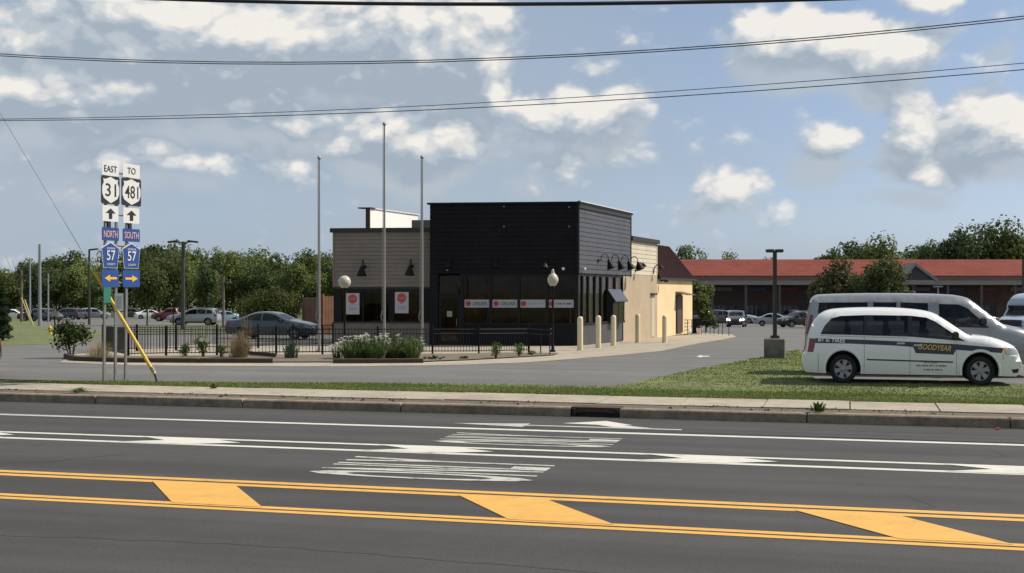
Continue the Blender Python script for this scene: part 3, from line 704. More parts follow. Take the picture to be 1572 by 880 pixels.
# mansard: sloped on the side and at the far end
q = MB(); e = .22; d_ = .95; vr = vf(1033, .6)
ub, ue = -.14, UT
lowz, topz = Z_Y - .04, Z_YR
vE = V3 + .15
P = [B(ub, V2, lowz), B(ub, vE, lowz), B(ue, vE, lowz), B(ue, V2, lowz), B(ub + d_, V2, topz), B(ub + d_, vE - (vE - vr), topz), B(ue, vE - (vE - vr), topz), B(ue, V2, topz)]
q.hexa(P); mans = part('mansard_roof', q, M_MAROON)
nrib = 12
for k in range(1, nrib):
    f = k / nrib; v_ = V2 + (vE - V2) * f
    vt = V2 + (vr - V2) * f; a, b = B(ub, v_, lowz), B(ub + d_, vt, topz)
    q = MB(); q.tube([a + NS * .01, b + NS * .01], .018, 4); part('roof_seam', q, M_MAROON, mans)
q = MB(); bb(q, ub - .04, ue, V2 - .02, vE + .04, lowz - .10, lowz); part('eave_trim', q, M_CAP, mans)
# back door with a bracket lamp
da, db = vf(1039), vf(1046.5); zd = zv(1042, 456, .04)
q = MB(); bb(q, -.02, .05, da, db, ZB, zd); bd = part('back_door', q, mat('brown_door', (.075, .035, .022), .6, var=.2))
q = MB(); bb(q, -.05, .05, da - .09, da, ZB, zd + .09); bb(q, -.05, .05, db, db + .09, ZB, zd + .09); bb(q, -.05, .05, da - .09, db + .09, zd, zd + .09); part('door_frame', q, M_CAP, bd)
q = MB(); q.hexa([B(-.7, da - .2, zd + .1), B(-.7, db + .35, zd + .1), B(.04, db + .35, zd + .25), B(.04, da - .2, zd + .25), B(-.7, da - .2, zd + .15), B(-.7, db + .35, zd + .15), B(.04, db + .35, zd + .33), B(.04, da - .2, zd + .33)])
part('door_hood', q, mat('hood_brown', (.16, .10, .06), .6), bd)
q = MB(); q.tube([B(-.02, vf(1010.5, .04) + .2, zv(1011, 431)), B(-.35, vf(1010.5, .04) + .2, zv(1011, 430))], .05); q.box(B(-.35, vf(1010.5, .04) + .2, zv(1011, 431.5)), (.2, .2, .14)); part('wall_lamp', q, M_CAP, yw)

# --- tan wing, front
q = MB(); bb(q, U1 - .02, UT, VT + .02, VT + .2, Z_TS, Z_T - .12); tw = part('taupe_parapet', q, M_TAUPE)
boards(lap_front(U1 + .0, UT - .02, VT), Z_TS + .01, Z_T - .16, 14, 'siding_board', M_TAUPE, tw)
q = MB(); bb(q, U1 + .02, UT + .12, VT - .12, VT + .35, Z_T - .17, Z_T + .03); part('parapet_cap', q, M_CAP, tw)
q = MB(); bb(q, UT - .05, UT + .025, VT - .035, VT + .06, Z_TS, Z_T - .17); part('corner_trim', q, M_TAUPE, tw)
q = MB(); bb(q, U1, UT, VT + .02, VT + .2, ZB - .1, Z_TD); part('taupe_base', q, M_TAUPE)
tf = part('wing_window_frame', (lambda q: [bb(q, U1, UT, VT - .02, VT + .14, Z_TD - .02, Z_TD + .05), bb(q, U1, UT, VT + .0, VT + .14, Z_TS - .07, Z_TS + .005)][0])(MB()), M_CAP)
for (a, b) in ((660, 645), (605, 597), (558.5, 556), (589, 586), (524, 512)):
    q = MB(); bb(q, uf(a, VT), uf(b, VT), VT + .0, VT + .12, Z_TD + .05, Z_TS - .07); part('mullion', q, M_FRAME, tf)
for (a, b) in ((645, 605), (597, 589), (586, 558.5), (556, 524)):
    q = MB(); bb(q, uf(a, VT), uf(b, VT), VT + .06, VT + .072, Z_TD + .05, Z_TS - .07); part('pane', q, M_GLASS, tf)
# window posters
for k, (a, b, y0, y1) in enumerate(((530.5, 551, 450.3, 482.8), (605.5, 626.5, 448.5, 481))):
    u0, u1 = uf(b, VT), uf(a, VT); z0, z1 = zu(a, y1, VT), zu(a, y0, VT); w = u1 - u0
    q = MB(); bb(q, u0, u1, VT + .045, VT + .052, z0, z1); po = part('window_poster', q, mat('poster_paper', (.50, .47, .50), .6), tf)
    po['label'] = ('white poster with a red disc in the wing window nearest the outer corner', 'white poster with a red disc in the wing window nearest the black block')[k]
    zc = z1 - w * .42
    q = MB(); q.lathe([(w * .34, 0), (w * .34, .004)], B((u0 + u1) / 2, VT + .043, zc), NF, 24); part('poster_disc', q, mat('poster_red', (.50, .07, .05), .6), tf)
    q = MB(); q.box(B((u0 + u1) / 2, VT + .036, zc), (w * .48, .003, w * .12), EU, NF); part('poster_disc_band', q, mat('poster_band', (.42, .20, .18), .6), tf)
    q = MB()
    for (zz, ww) in ((.46, .3), (.30, .62), (.22, .5)):
        q.box(B((u0 + u1) / 2, VT + .042, z0 + (z1 - z0) * zz), (w * ww, .003, .035), EU, NF)
    part('poster_print', q, mat('poster_ink', (.30, .28, .32), .7), tf)
# outer side wall of the wing and the back
q = MB(); bb(q, UT - .2, UT - .01, VT + .2, VB2 + .04, ZB - .1, Z_T - .13); part('outer_wall', q, M_TAUPE)
# roofs, floor and interior
q = MB(); bb(q, U1, UT - .1, VT + .1, VB2 + .1, Z_T - .35, Z_T - .25); part('flat_roof', q, M_ROOFMEM)
q = MB(); bb(q, .1, UT - .2, .15, VB2, ZB - .1, ZB + .03); part('floor', q, mat('floor_tile', (.16, .12, .09), .7))
q = MB(); bb(q, .4, UT - .25, 4.2, 4.3, ZB, Z_SID); part('inner_wall', q, M_INT)
rnd = random.Random(5)
for k in range(7):
    u = rnd.uniform(1, UT - 1); q = MB(); bb(q, u, u + rnd.uniform(.5, 1.4), 1.6 + rnd.random() * 1.5, 3.6, ZB, ZB + rnd.uniform(1.0, 2.2)); part('inner_booth', q, mat('booth_brown', (.13, .07, .045), .8, var=.3), None)
# sunlit parapet panel and equipment on the roof
v0p = 5.0
ua, ub2 = uf(568.5, v0p), uf(562, v0p); zt_ = zu(568, 318.5, v0p); vE2 = v0p + 11
for v in [v0p + .1 * i for i in range(0, 200)]:
    k = (640.5 - CX) / F; c = C0 + EU * ua + EV * v
    if c.x / c.y > k: vE2 = v; break
q = MB(); bb(q, ua, ub2, v0p, vE2, Z_T - .3, zt_ - .06); tp = part('roof_screen', q, mat('white_panel', (.84, .82, .77), .6, var=.03)); 
q = MB(); bb(q, ua + .02, ub2 + .01, v0p - .03, v0p + .0, Z_T - .3, zt_ - .06); part('screen_end', q, mat('brown_end', (.05, .022, .012), .7), tp)
q = MB(); bb(q, ua - .08, ub2 + .38, v0p - .08, v0p + .4, zt_ - .06, zt_); part('screen_cap', q, M_CAP, tp)
q = MB(); bb(q, ua - .06, ub2, v0p + .4, vE2 + .1, zt_ - .06, zt_ - .01); part('screen_cap', q, M_WHITE, tp)
q = MB(); vq = 3.2; bb(q, uf(662, vq), uf(632, vq), vq, vq + 1.6, Z_T - .3, zu(640, 338, vq)); part('rooftop_unit', q, mat('unit_grey', (.13, .12, .10), .7, var=.15), None)

# gooseneck lamps
def gooseneck(p, nrm, label_parent, scale=1.0, tilt=.4):
    n = Vector(nrm); w = n.cross(Vector((0, 0, 1))).normalized()
    path = []
    for k in range(9):
        q_ = pi * k / 8; path.append(p + n * (.10 + .16 * (1 - cos(q_))) * scale + Vector((0, 0, .26 * sin(q_) * scale)))
    m_ = MB(); m_.tube([p + n * .0] + path, .016 * scale, 6); m_.lathe([(.07 * scale, 0), (.07 * scale, .025)], p, n, 10)
    a = part('gooseneck_lamp', m_, M_BLACKMETAL, label_parent)
    e_ = path[-1]; ax = (n * tilt + Vector((0, 0, -1))).normalized()
    s_ = MB(); s_.lathe([(.03 * scale, -.04 * scale), (.06 * scale, .02 * scale), (.12 * scale, .16 * scale), (.19 * scale, .34 * scale), (.17 * scale, .34 * scale), (.05 * scale, .05 * scale)], e_, ax, 12)
    obj('gooseneck_shade', s_, M_BLACKMETAL, label_parent, smooth=True)
for (px, py) in ((691, 402), (763, 402), (838, 402)): gooseneck(B(uf(px), -.02, zu(px, py)), NF, blk)
for (px, py) in ((560, 410), (633, 409)): gooseneck(B(uf(px, VT), VT - .02, zu(px, py, VT)), NF, tw, 1.25, .1)
for (px, py) in ((918, 400), (934.5, 401), (949.5, 402), (964, 403)): gooseneck(B(-.02, vf(px), zv(px, py)), NS, blk, 1.2)
for (px, py) in ((975, 408), (1002.5, 411)):
    p = B(.03, vf(px, .05), zv(px, py, .05)); m_ = MB()
    m_.tube([p + Vector((0, 0, -.35)), p + NS * .06 + Vector((0, 0, .0)), p + NS * .2 + Vector((0, 0, .16)), p + NS * .4 + Vector((0, 0, .1))], .03, 6)
    m_.lathe([(.05, -.08), (.16, .14), (.14, .14)], p + NS * .42 + Vector((0, 0, .06)), (NS.x * .4, NS.y * .4, -1), 10); part('bracket_lamp', m_, M_BLACKMETAL, tsd)
for (px, py) in ((688.5, 413), (866, 412.5)):
    q = MB(); q.lathe([(.015, -.07), (.06, -.035), (.075, .03), (.05, .07)], B(uf(px), -.12, zu(px, py)), NF + Vector((0, 0, -.4)), 10); part('flood_lamp', q, M_WHITE, blk, True)
q = MB(); q.lathe([(.015, -.07), (.06, -.035), (.075, .03), (.05, .07)], B(-.12, vf(893), zv(893, 413)), NS + Vector((0, 0, -.4)), 10); part('flood_lamp', q, M_WHITE, blk, True)
# ================================================================== STREET FURNITURE
Z3 = Vector((0, 0, 1))
# --- flagpoles
for i, (px, yb, ytop, lab) in enumerate(((490, 541, 240, 'silver flagpole farthest from the black block, beside the flower bed'), (590, 541, 188, 'tallest silver flagpole, middle of the three'),
                                    (648, 541, 239, 'silver flagpole standing just in front of the black block edge'))):
    b = gp(px, yb); zt = H - (ytop - HY) / F * b.y
    fp = thing('flagpole', lab, 'flagpole', b, 0, 'flagpoles in front of the restaurant')
    zb = b.z
    mb = MB(); mb.tube([b + Z3 * 0, b + Z3 * .02, b + Z3 * (zt - zb) * .5, b + Z3 * (zt - zb - .12)], [.052, .052, .046, .03], 12); obj('pole', mb, M_POLE, fp, True)
    mb = MB(); mb.lathe([(.14, 0), (.14, .03), (.09, .06), (.075, .12)], b, (0, 0, 1), 14); obj('base_collar', mb, M_POLE, fp)
    mb = MB(); c = b + Z3 * (zt - zb - .06); mb.lathe([(.012, -.09), (.05, -.06), (.075, 0), (.05, .055), (.012, .075)], c, (0, 0, 1), 12); obj('ball_finial', mb, M_POLE, fp, True)
    mb = MB(); mb.box(b + Vector((-.07, -.03, 1.55)), (.04, .04, .2)); mb.tube([b + Vector((-.08, -.03, 1.2)), b + Vector((-.12, -.05, 1.35)), b + Vector((-.08, -.03, 1.62))], .02, 6); obj('cleat', mb, M_STEEL, fp)
    mb = MB(); mb.tube([b + Vector((-.085, -.03, 1.4)), b + Vector((-.055, -.02, zt - zb - .15))], .006, 4); obj('halyard', mb, mat('rope', (.5, .48, .44), .9), fp)

# --- globe lamps
M_GLOBE = mat('opal_globe', (.50, .465, .37), .25, var=.06, vscale=6)
for (px, yb, yg, acorn, lab) in ((529, 545, 433, False, 'globe lamp on a black post behind the white flowers'), (848.7, 541, 430, True, 'acorn globe lamp on a black post at the corner of the black block')):
    b = gp(px, yb); zc = H - (yg - HY) / F * b.y; hh = zc - b.z
    lp = thing('globe_lamp', lab, 'lamp post', b, 0, 'globe lamp posts')
    mb = MB(); mb.lathe([(.11, 0), (.11, .05), (.07, .12), (.05, .35), (.04, .5), (.035, hh - .42), (.05, hh - .40), (.05, hh - .34), (.09, hh - .27), (.09, hh - .22)], b, (0, 0, 1), 12); obj('post', mb, M_BLACKMETAL, lp, True)
    mb = MB(); c = b + Z3 * hh
    if acorn:
        mb.lathe([(.09, -.24), (.15, -.18), (.215, -.05), (.22, .05), (.17, .17), (.09, .25), (.06, .27), (.075, .31), (.045, .36), (.05, .39), (.02, .43)], c, (0, 0, 1), 18)
    else:
        mb.lathe([(.08, -.22)] + [(.23 * cos(q), .23 * sin(q)) for q in [radians(a) for a in range(-60, 91, 15)]], c, (0, 0, 1), 18)
    obj('globe', mb, M_GLOBE, lp, 'all')

# --- black iron fence runs
def fence(name, label, pts, hgt=.98, pick=.115):
    P = [gp(*p) for p in pts]
    f = thing(name, label, 'fence', P[0], 0, 'black iron patio fences')
    pk = MB()
    for a, b in zip(P, P[1:]):
        mb = MB(); d = (b - a); n = max(2, int(d.length / pick))
        for z in (hgt - .06, hgt - .22, .12): 
            mb = MB(); mb.tube([a + Z3 * z, b + Z3 * z], .016, 4); obj('rail', mb, M_BLACKMETAL, f)
        for k in range(1, n):
            q = a + d * (k / n); pk.tube([q + Z3 * .08, q + Z3 * hgt], .0095, 4)
    po = obj('pickets', pk, M_BLACKMETAL, f); po['kind'] = 'stuff'
    for a in P:
        mb = MB(); mb.bevbox(a + Z3 * (hgt + .06) / 2, (.07, .07, hgt + .06), .015); obj('post', mb, M_BLACKMETAL, f)
    return f
fence('iron_fence', 'long black picket fence running behind the planting bed', [(197, 548.5), (255, 547), (333, 546.3), (424, 545.5), (495, 545), (580, 544.5), (664, 544), (735, 543.5), (812, 542)])
fence('iron_fence', 'black picket fence along the far side of the patio', [(196, 548), (158, 541), (210, 539.8), (270, 538.5), (333, 537), (396, 535), (450, 533), (511, 530.5)])
def handrail(label, pts, hgt, zs, r=.022, cat='handrail'):
    P = [gp(*p) for p in pts]; f = thing('handrail', label, cat, P[0])
    for a in P:
        mb = MB(); mb.tube([a, a + Z3 * hgt], r, 6); obj('post', mb, M_BLACKMETAL, f)
    for z in zs:
        mb = MB(); mb.tube([a + Z3 * z for a in P], r * .9, 6); obj('rail', mb, M_BLACKMETAL, f)
handrail('black two-rail handrail at the corner of the black block', [(811, 542), (830, 544.5), (844, 546), (847, 540)], .96, (.93, .75))
handrail('low rusty handrail beside the back door of the yellow wing', [(1049, 514.5), (1055.5, 514.5), (1062, 514)], .95, (.93, .5))
handrail('row of thin black railing posts past the yellow wing', [(1077, 514), (1083, 513.8), (1090, 513.5), (1096, 513.5), (1103, 514), (1109, 514.5), (1119, 516.3)], .92, (.9,), .02)

# --- cream bollards
M_BOL = mat('bollard_cream', (.70, .60, .40), .55, var=.05, vscale=4)
for i, (px, yb, ytp) in enumerate(((890.6, 538.5, 486), (918.5, 534.5, 484.5), (941.8, 531.3, 484), (979, 526.8, 482), (1020.3, 526.5, 484))):
    b = gp(px, yb); zt = H - (ytp - HY) / F * b.y - b.z
    lab = ('cream bollard at the street corner of the black block', 'second cream bollard from the street corner', 'cream bollard in front of the drive-through hood', 'cream bollard in front of the tan wall', 'cream bollard farthest back, before the yellow wing')[i]
    t_ = thing('bollard', lab, 'bollard', b, 0, 'cream bollards along the drive-through')
    mb = MB(); mb.lathe([(.118, 0), (.118, zt - .12), (.11, zt - .06), (.085, zt - .02), (.04, zt)], b, (0, 0, 1), 14); obj('sleeve', mb, M_BOL, t_, True)
    mb = MB(); mb.lathe([(.17, 0), (.17, .02), (.125, .03)], b, (0, 0, 1), 14); obj('footing', mb, M_CONC, t_)

# --- lot lamp on a concrete block
b = gp(1189.5, 550.5); mpp = b.y / F
lp = thing('lot_lamp', 'dark parking lot lamp on a square concrete block by the lawn', 'lamp post', b)
hb = 31 * mpp
mb = MB(); mb.bevbox(b + Z3 * hb / 2, (31 * mpp, 31 * mpp, hb), .03, ST3(1, 0), ST3(0, 1)); obj('concrete_base', mb, mat('base_concrete', (.15, .135, .115), .9, var=.25, vscale=5, stains=.3), lp)
mb = MB(); mb.box(b + Z3 * (hb + .05), (.26, .26, .1)); mb.box(b + Z3 * (hb + (134 * mpp) / 2), (.12, .12, 132 * mpp)); obj('pole', mb, mat('bronze_pole', (.035, .028, .022), .5), lp)
zt = b + Z3 * (hb + 133 * mpp)
mb = MB(); mb.box(zt, (23 * mpp, .16, .06)); mb.box(zt + Vector((-.17, 0, .03)), (.24, .3, .10)); mb.box(zt + Vector((.15, 0, .03)), (.24, .3, .10)); obj('lamp_head', mb, MATS['bronze_pole'], lp)

# --- route sign assembly
SB = gp(179, 586.5); SDIR = Vector((.352, .936, 0)); SN = Vector((.936, -.352, 0))
sg = thing('route_sign_assembly', 'route marker signs for 31, 481 and 57 on three steel posts', 'sign', SB)
PPM = F / SB.y
def sgn_d(px): 
    # photo column -> offset along the sign plane
    k = (px - CX) / F; return (k * SB.y - SB.x) / (SDIR.x - k * SDIR.y)
def sgn_p(px, py, off=0.0):
    d = sgn_d(px); p = SB + SDIR * d; return Vector((p.x, p.y, H - (py - HY) / F * p.y)) + SN * off
for (px, ytp) in ((162, 255), (179.5, 252), (195, 258)):
    d = sgn_d(px); p = SB + SDIR * d; p.z = G(p.x, p.y) - .02; top = sgn_p(px + (3 if ytp != 252 else 2), ytp)
    mb = MB()
    a = (top - p)
    mb.add([p + SDIR * i * .035 + SN * j * .02 - SN * .05 for i, j in ((-1, -1), (1, -1), (1, 1), (-1, 1))] + [top + SDIR * i * .035 + SN * j * .02 - SN * .05 for i, j in ((-1, -1), (1, -1), (1, 1), (-1, 1))],
           [(3, 2, 1, 0), (4, 5, 6, 7), (0, 1, 5, 4), (1, 2, 6, 5), (2, 3, 7, 6), (3, 0, 4, 7)])
    obj('sign_post', mb, M_STEEL, sg)
for yy in (266, 330, 377, 402, 423, 434):
    mb = MB(); a, b2 = sgn_p(163, yy - 1, -.03), sgn_p(205, yy + 2, -.03); mb.tube([a, b2], .022, 4); obj('cross_bar', mb, M_STEEL, sg)
M_SW = mat('sign_white', (.66, .66, .64), .45); M_SBK = mat('sign_black', (.012, .012, .013), .5); M_SBL = mat('sign_blue', (.014, .060, .24), .45); M_SYE = mat('sign_yellow', (.72, .42, .06), .5)
M_SOR = mat('sign_salmon', (.62, .40, .33), .5)
def rect_pts(px0, px1, py0, py1, off, dy=3.0, grow=0.0):
    c = sgn_p((px0 + px1) / 2, (py0 + py1) / 2 , off); w = abs(sgn_d(px1) - sgn_d(px0)) / 2 + grow; h = (py1 - py0) / 2 / PPM + grow
    return c, w, h
def plate(px0, px1, py0, py1, m, shape='rect', off=0.0, border=None):
    c, w, h = rect_pts(px0, px1, py0, py1, 0.0)
    def poly(w, h, o):
        if shape == 'rect':
            r = min(w, h) * .15; pts = []
            for (sx, sy, a0) in ((1, 1, 0), (-1, 1, 90), (-1, -1, 180), (1, -1, 270)):
                for da in (0, 45, 90): pts.append((sx * (w - r) + r * cos(radians(a0 + da)), sy * (h - r) + r * sin(radians(a0 + da))))
        elif shape == 'shield':   # state route shape: convex top and bottom points, nipped sides
            pts = [(0, h), (w * .62, h * .80), (w * .86, h * .84), (w * .80, h * .55), (w * .98, h * .25), (w * .98, -h * .25), (w * .80, -h * .62), (w * .45, -h * .80), (0, -h), (-w * .45, -h * .80), (-w * .80, -h * .62), (-w * .98, -h * .25), (-w * .98, h * .25), (-w * .80, h * .55), (-w * .86, h * .84), (-w * .62, h * .80)]
        else:                      # county pentagon
            pts = [(0, h), (w, h * .55), (w * .80, -h), (-w * .80, -h), (-w, h * .55)]
        return [c + SDIR * x + Z3 * y + SN * o for x, y in pts]
    mb = MB(); mb.prism(poly(w, h, off), SN * .006); o = obj('sign_plate', mb, m, sg)
    if border:
        k = .86 if shape != 'rect' else .9
        mb = MB(); mb.prism(poly(w * .93 if shape == 'rect' else w * .9, h * .9, off + .006), SN * .002); obj('sign_face', mb, border, sg)
    return c + SN * (off + .012), w, h
def word(txt, c, w, h, m, bold=.01): obj('sign_lettering', text_mb(txt, c, SDIR, Z3, w, h, .003, bold), m, sg)
def arrow(c, w, h, m, d):
    # d: 'up', 'left', 'right'
    pts = [(-.11, -.5), (.11, -.5), (.11, .05), (.34, .05), (0, .5), (-.34, .05), (-.11, .05)]
    if d != 'up': k = 1 if d == 'right' else -1; pts = [(y * k, x * .9) for x, y in pts]
    mb = MB(); mb.prism([c + SDIR * x * 2 * w + Z3 * y * 2 * h for x, y in pts], SN * .003); obj('sign_arrow', mb, m, sg)
for (x0, x1, dy, top, num, nw, low, ar) in ((156.3, 182.3, 0, 'EAST', '31', .62, 'NORTH', 'left'), (188.3, 214.5, 3.2, 'TO', '481', .86, 'SOUTH', 'right')):
    c, w, h = plate(x0, x1, 249 + dy, 270 + dy, M_SW); word(top, c, w * (1.5 if top == 'EAST' else .95), h * .95, M_SBK, 0)
    wx = 1.2 if num == '31' else 2.0
    c, w, h = plate(x0 - wx, x1 + wx, 270.5 + dy, 313.5 + dy, M_SBK); plate(x0 - wx + 1.0, x1 + wx - 1.0, 272 + dy, 312 + dy, M_SW, 'shield', .008); word(num, c + SN * .004, w * 2 * (.58 if num == '31' else .68), h * .92, M_SBK, .006)
    c, w, h = plate(x0 + .8, x1 - .8, 316 + dy, 340 + dy, M_SW); arrow(c, w * .9, h * .66, M_SBK, 'up')
    c, w, h = plate(x0, x1, 349.5 + dy * .6, 369.5 + dy * .6, M_SBL); word(low, c, w * 1.62, h * 1.05, M_SOR, .012)
    c, w, h = plate(x0 - .5, x1 + .5, 371.5 + dy * .4, 411.5 + dy * .4, M_SW, 'pent'); 
    c, w, h = plate(x0 + .3, x1 - .3, 373.0 + dy * .4, 410.5 + dy * .4, M_SBL, 'pent', .008)
    word('57', c + SN * .002 - Z3 * h * .02, w * 1.02, h * .80, M_SYE if 0 else M_SW, .006); word('ONONDAGA', c + SN * .002 + Z3 * h * .55, w * 1.0, h * .17, M_SW, .004); word('COUNTY', c + SN * .002 - Z3 * h * .74, w * .95, h * .17, M_SW, .004)
    c, w, h = plate(x0, x1, 414 + dy * .2, 440.5 + dy * .2, M_SBL); arrow(c, w * .72, h * .66, M_SYE, ar)
    for xx in ((x0 + x1) / 2 - 1,):
        c = sgn_p(xx, 345 + dy * .8, -.02); mb = MB(); mb.box(c, (.10, .04, .16), SDIR, SN); obj('post_bracket', mb, M_SBK, sg)
c = sgn_p(164.5, 453, .0); mb = MB(); mb.box(c, (.26, .012, .38), SDIR, SN); obj('green_marker_plate', mb, mat('sign_green', (.02, .16, .11), .5), sg)
# small plates on the middle post turned to the street
fdir = Vector((.97, .24, 0)); fn = Vector((.24, -.97, 0))
for (yc, hh) in ((464, 28), (489, 20)):
    c = sgn_p(181.5, yc, .03) + fn * .08; mb = MB(); mb.box(c, (.20, .012, hh / PPM * .98), fdir, fn); obj('mile_marker_plate', mb, M_SW, sg)
    if yc == 464: mb = MB(); mb.box(c + fn * .009, (.13, .004, .30), fdir, fn); obj('plate_print', mb, mat('plate_grey', (.42, .46, .42), .6), sg)

# --- guy wire with a yellow guard
ga = gp(241, 586)
def gpt(px, py): return at(px, py, ga.y)
gw = thing('guy_wire', 'slanting guy wire with a long yellow plastic guard beside the route signs', 'guy wire', ga)
mb = MB(); mb.tube([gpt(237.5, 574), gpt(145, 418)], [.045, .04], 10); obj('yellow_guard', mb, mat('guard_yellow', (.68, .45, .06), .5, var=.1, vscale=4), gw, True)
mb = MB(); mb.tube([ga, gpt(237, 573)], .028, 8); obj('anchor_rod', mb, mat('anchor_dark', (.03, .03, .032), .6), gw)
mb = MB(); mb.tube([gpt(232, 564), gpt(236, 571)], .05, 8); obj('clamp', mb, M_STEEL, gw)
mb = MB(); d_ = gpt(145, 418) - gpt(237, 573); mb.tube([gpt(145, 418), gpt(145, 418) + d_ * 3.2], .006, 4); obj('wire', mb, mat('wire_grey', (.12, .12, .13), .6), gw)

# --- overhead wires along the road
M_WIRE = mat('wire_black', (.012, .012, .013), .7)
def wire(label, pts, rad, t=24.6, name='overhead_wire'):
    P = []
    for px, py in pts:
        k = (px - CX) / F; Y = t / (k * ST + CT); P.append(at(px, py, Y))
    # parabola through three control heights along the line
    ss = [sof(p.x, p.y) for p in P]; zs = [p.z for p in P]
    (s1, s2, s3), (z1, z2, z3) = ss, zs
    def zz(s): return z1 * (s - s2) * (s - s3) / ((s1 - s2) * (s1 - s3)) + z2 * (s - s1) * (s - s3) / ((s2 - s1) * (s2 - s3)) + z3 * (s - s1) * (s - s2) / ((s3 - s1) * (s3 - s2))
    path = [ST3(s, t, zz(s)) for s in [-34 + 1.6 * k for k in range(38)]]
    mb = MB(); mb.tube(path, rad, 6)
    return tag(obj(name, mb, M_WIRE, smooth=True), label, 'wire', 'overhead utility wires')
wire('thick black cable bundle across the top of the view', [(230, -2), (786, 6.5), (1290, -2)], .040, name='overhead_cable')
wire('upper strand of the topmost thin wire pair', [(0, 83), (490, 95.5), (1572, 25)], .010)
wire('lower strand of the topmost thin wire pair', [(0, 86), (490, 98.5), (1572, 29)], .010)
wire('upper of the two lowest wires, diverging to the right', [(0, 183), (740, 158), (1572, 97)], .007)
wire('lowest wire, crossing in front of the flagpoles', [(0, 185), (740, 165), (1572, 107)], .009)

# --- far lamps and poles
def simple_pole(name, label, cat, px, Y, ytop, r, m, heads=(), arm=None, ybase=None):
    b = gp(px, ybase) if ybase else gy(px, Y)
    zt = H - (ytop - HY) / F * b.y; t_ = thing(name, label, cat, b)
    mb = MB(); mb.tube([b, Vector((b.x, b.y, zt))], [r, r * .7], 8); obj('pole', mb, m, t_, True)
    for (dx, ang) in heads:
        c = Vector((b.x + dx, b.y, zt)); mb = MB(); ax = Vector((cos(ang), 0, sin(ang))); mb.box(c, (.75, .4, .14), ax, (0, 1, 0), Vector((-sin(ang), 0, cos(ang))))
        mb.tube([Vector((b.x, b.y, zt - .1)), c], .05, 6); obj('lamp_head', mb, m, t_)
    if arm:
        mb = MB(); mb.box(Vector((b.x, b.y, zt - .5)), (arm, .12, .12)); obj('cross_arm', mb, m, t_)
        for k in (-.45, 0, .45):
            mb = MB(); mb.lathe([(.04, 0), (.06, .05), (.03, .18)], Vector((b.x + k * arm, b.y, zt - .44)), (0, 0, 1), 6); obj('insulator', mb, M_STEEL, t_)
    return t_
M_DPOLE = mat('dark_green_pole', (.045, .047, .035), .6); M_WOOD = mat('weathered_wood', (.16, .125, .095), .9, var=.25, vscale=3); M_GPOLE = mat('grey_pole', (.24, .27, .30), .6)
simple_pole('lot_light', 'tall lot light with two winged heads left of the fence', 'lamp post', 281, 0, 371, .17, M_DPOLE, ((-.75, .12), (.75, -.12)), ybase=505)
simple_pole('lot_light', 'lot light with one head behind the route signs', 'lamp post', 137, 118, 383, .13, M_DPOLE, ((.45, .1),))
simple_pole('utility_pole', 'slender wooden pole with a short arm beyond the hedge', 'pole', 343, 100, 424, .12, M_WOOD, (), 1.2)
simple_pole('utility_pole', 'wooden utility pole with cross arm at the far left', 'pole', 33, 150, 416, .2, M_WOOD, (), 2.2)
simple_pole('steel_pole', 'tall blue-grey steel pole on the far left grass', 'pole', 61, 0, 375, .17, M_GPOLE, ybase=500.5)
simple_pole('steel_pole', 'thin grey pole left of the tall blue-grey pole', 'pole', 46, 160, 397, .15, M_GPOLE)
simple_pole('steel_pole', 'thin grey pole right of the tall blue-grey pole', 'pole', 74, 150, 420, .12, M_GPOLE)
simple_pole('lot_light', 'short lamp standing between the trees before the mall', 'lamp post', 1303, 120, 413, .1, M_GPOLE, ((0.0, 0),))
simple_pole('lot_light', 'pale square lamp above the roof of the grey van', 'lamp post', 1440, 110, 440, .1, M_GPOLE, ((0.0, 0),))
simple_pole('utility_pole', 'dark pole at the right end of the red mall roof', 'pole', 1571, 110, 398, .16, M_DPOLE)
# pair of guy guards by the far utility pole
for (a, b2, lab) in (((51, 501), (38, 460), 'leaning yellow guy guard on the far grass, nearer the steel pole'), ((49, 499), (33, 457), 'leaning yellow guy guard on the far grass, nearer the wooden pole')):
    p = gp(*a); q = at(b2[0], b2[1], p.y); mb = MB(); mb.tube([p, q], .06, 8)
    o = thing('guy_guard', lab, 'guy wire', p); obj('guard', mb, mat('guard_pale', (.50, .44, .18), .6), o); mb = MB(); mb.tube([q, q + (q - p) * 1.5], .012, 4); obj('wire', mb, M_WIRE, o)
# small grey sign and hydrant
b = gp(84, 507); t_ = thing('yard_sign', 'small grey sign board on a dark post at the far left', 'sign', b); sc_ = b.y / F
mb = MB(); mb.tube([b, b + Z3 * 22 * sc_], .05, 6); obj('post', mb, M_BLACKMETAL, t_)
mb = MB(); mb.box(b + Z3 * 24.5 * sc_, (12 * sc_, .05, 7.5 * sc_)); obj('board', mb, mat('sign_grey', (.30, .30, .31), .6), t_)
b = gp(77, 513.5); t_ = thing('fire_hydrant', 'yellow fire hydrant on the grass', 'hydrant', b)
M_HY = mat('hydrant_yellow', (.62, .44, .04), .5)
mb = MB(); mb.lathe([(.20, 0), (.20, .05), (.14, .07), (.13, .55), (.17, .56), (.17, .62), (.14, .72), (.08, .80), (.04, .82), (.04, .88)], b, (0, 0, 1), 12); obj('barrel', mb, M_HY, t_, True)
for k in (-1, 1): mb = MB(); mb.lathe([(.06, .1), (.06, .2), (.075, .2), (.075, .25)], b + Z3 * .48, (k, 0, 0), 8); obj('nozzle_cap', mb, M_HY, t_)
mb = MB(); mb.lathe([(.08, .1), (.08, .19), (.095, .19), (.095, .25)], b + Z3 * .42, (0, -1, 0), 8); obj('nozzle_cap', mb, M_HY, t_)
t_.scale = (.62, .62, .62)
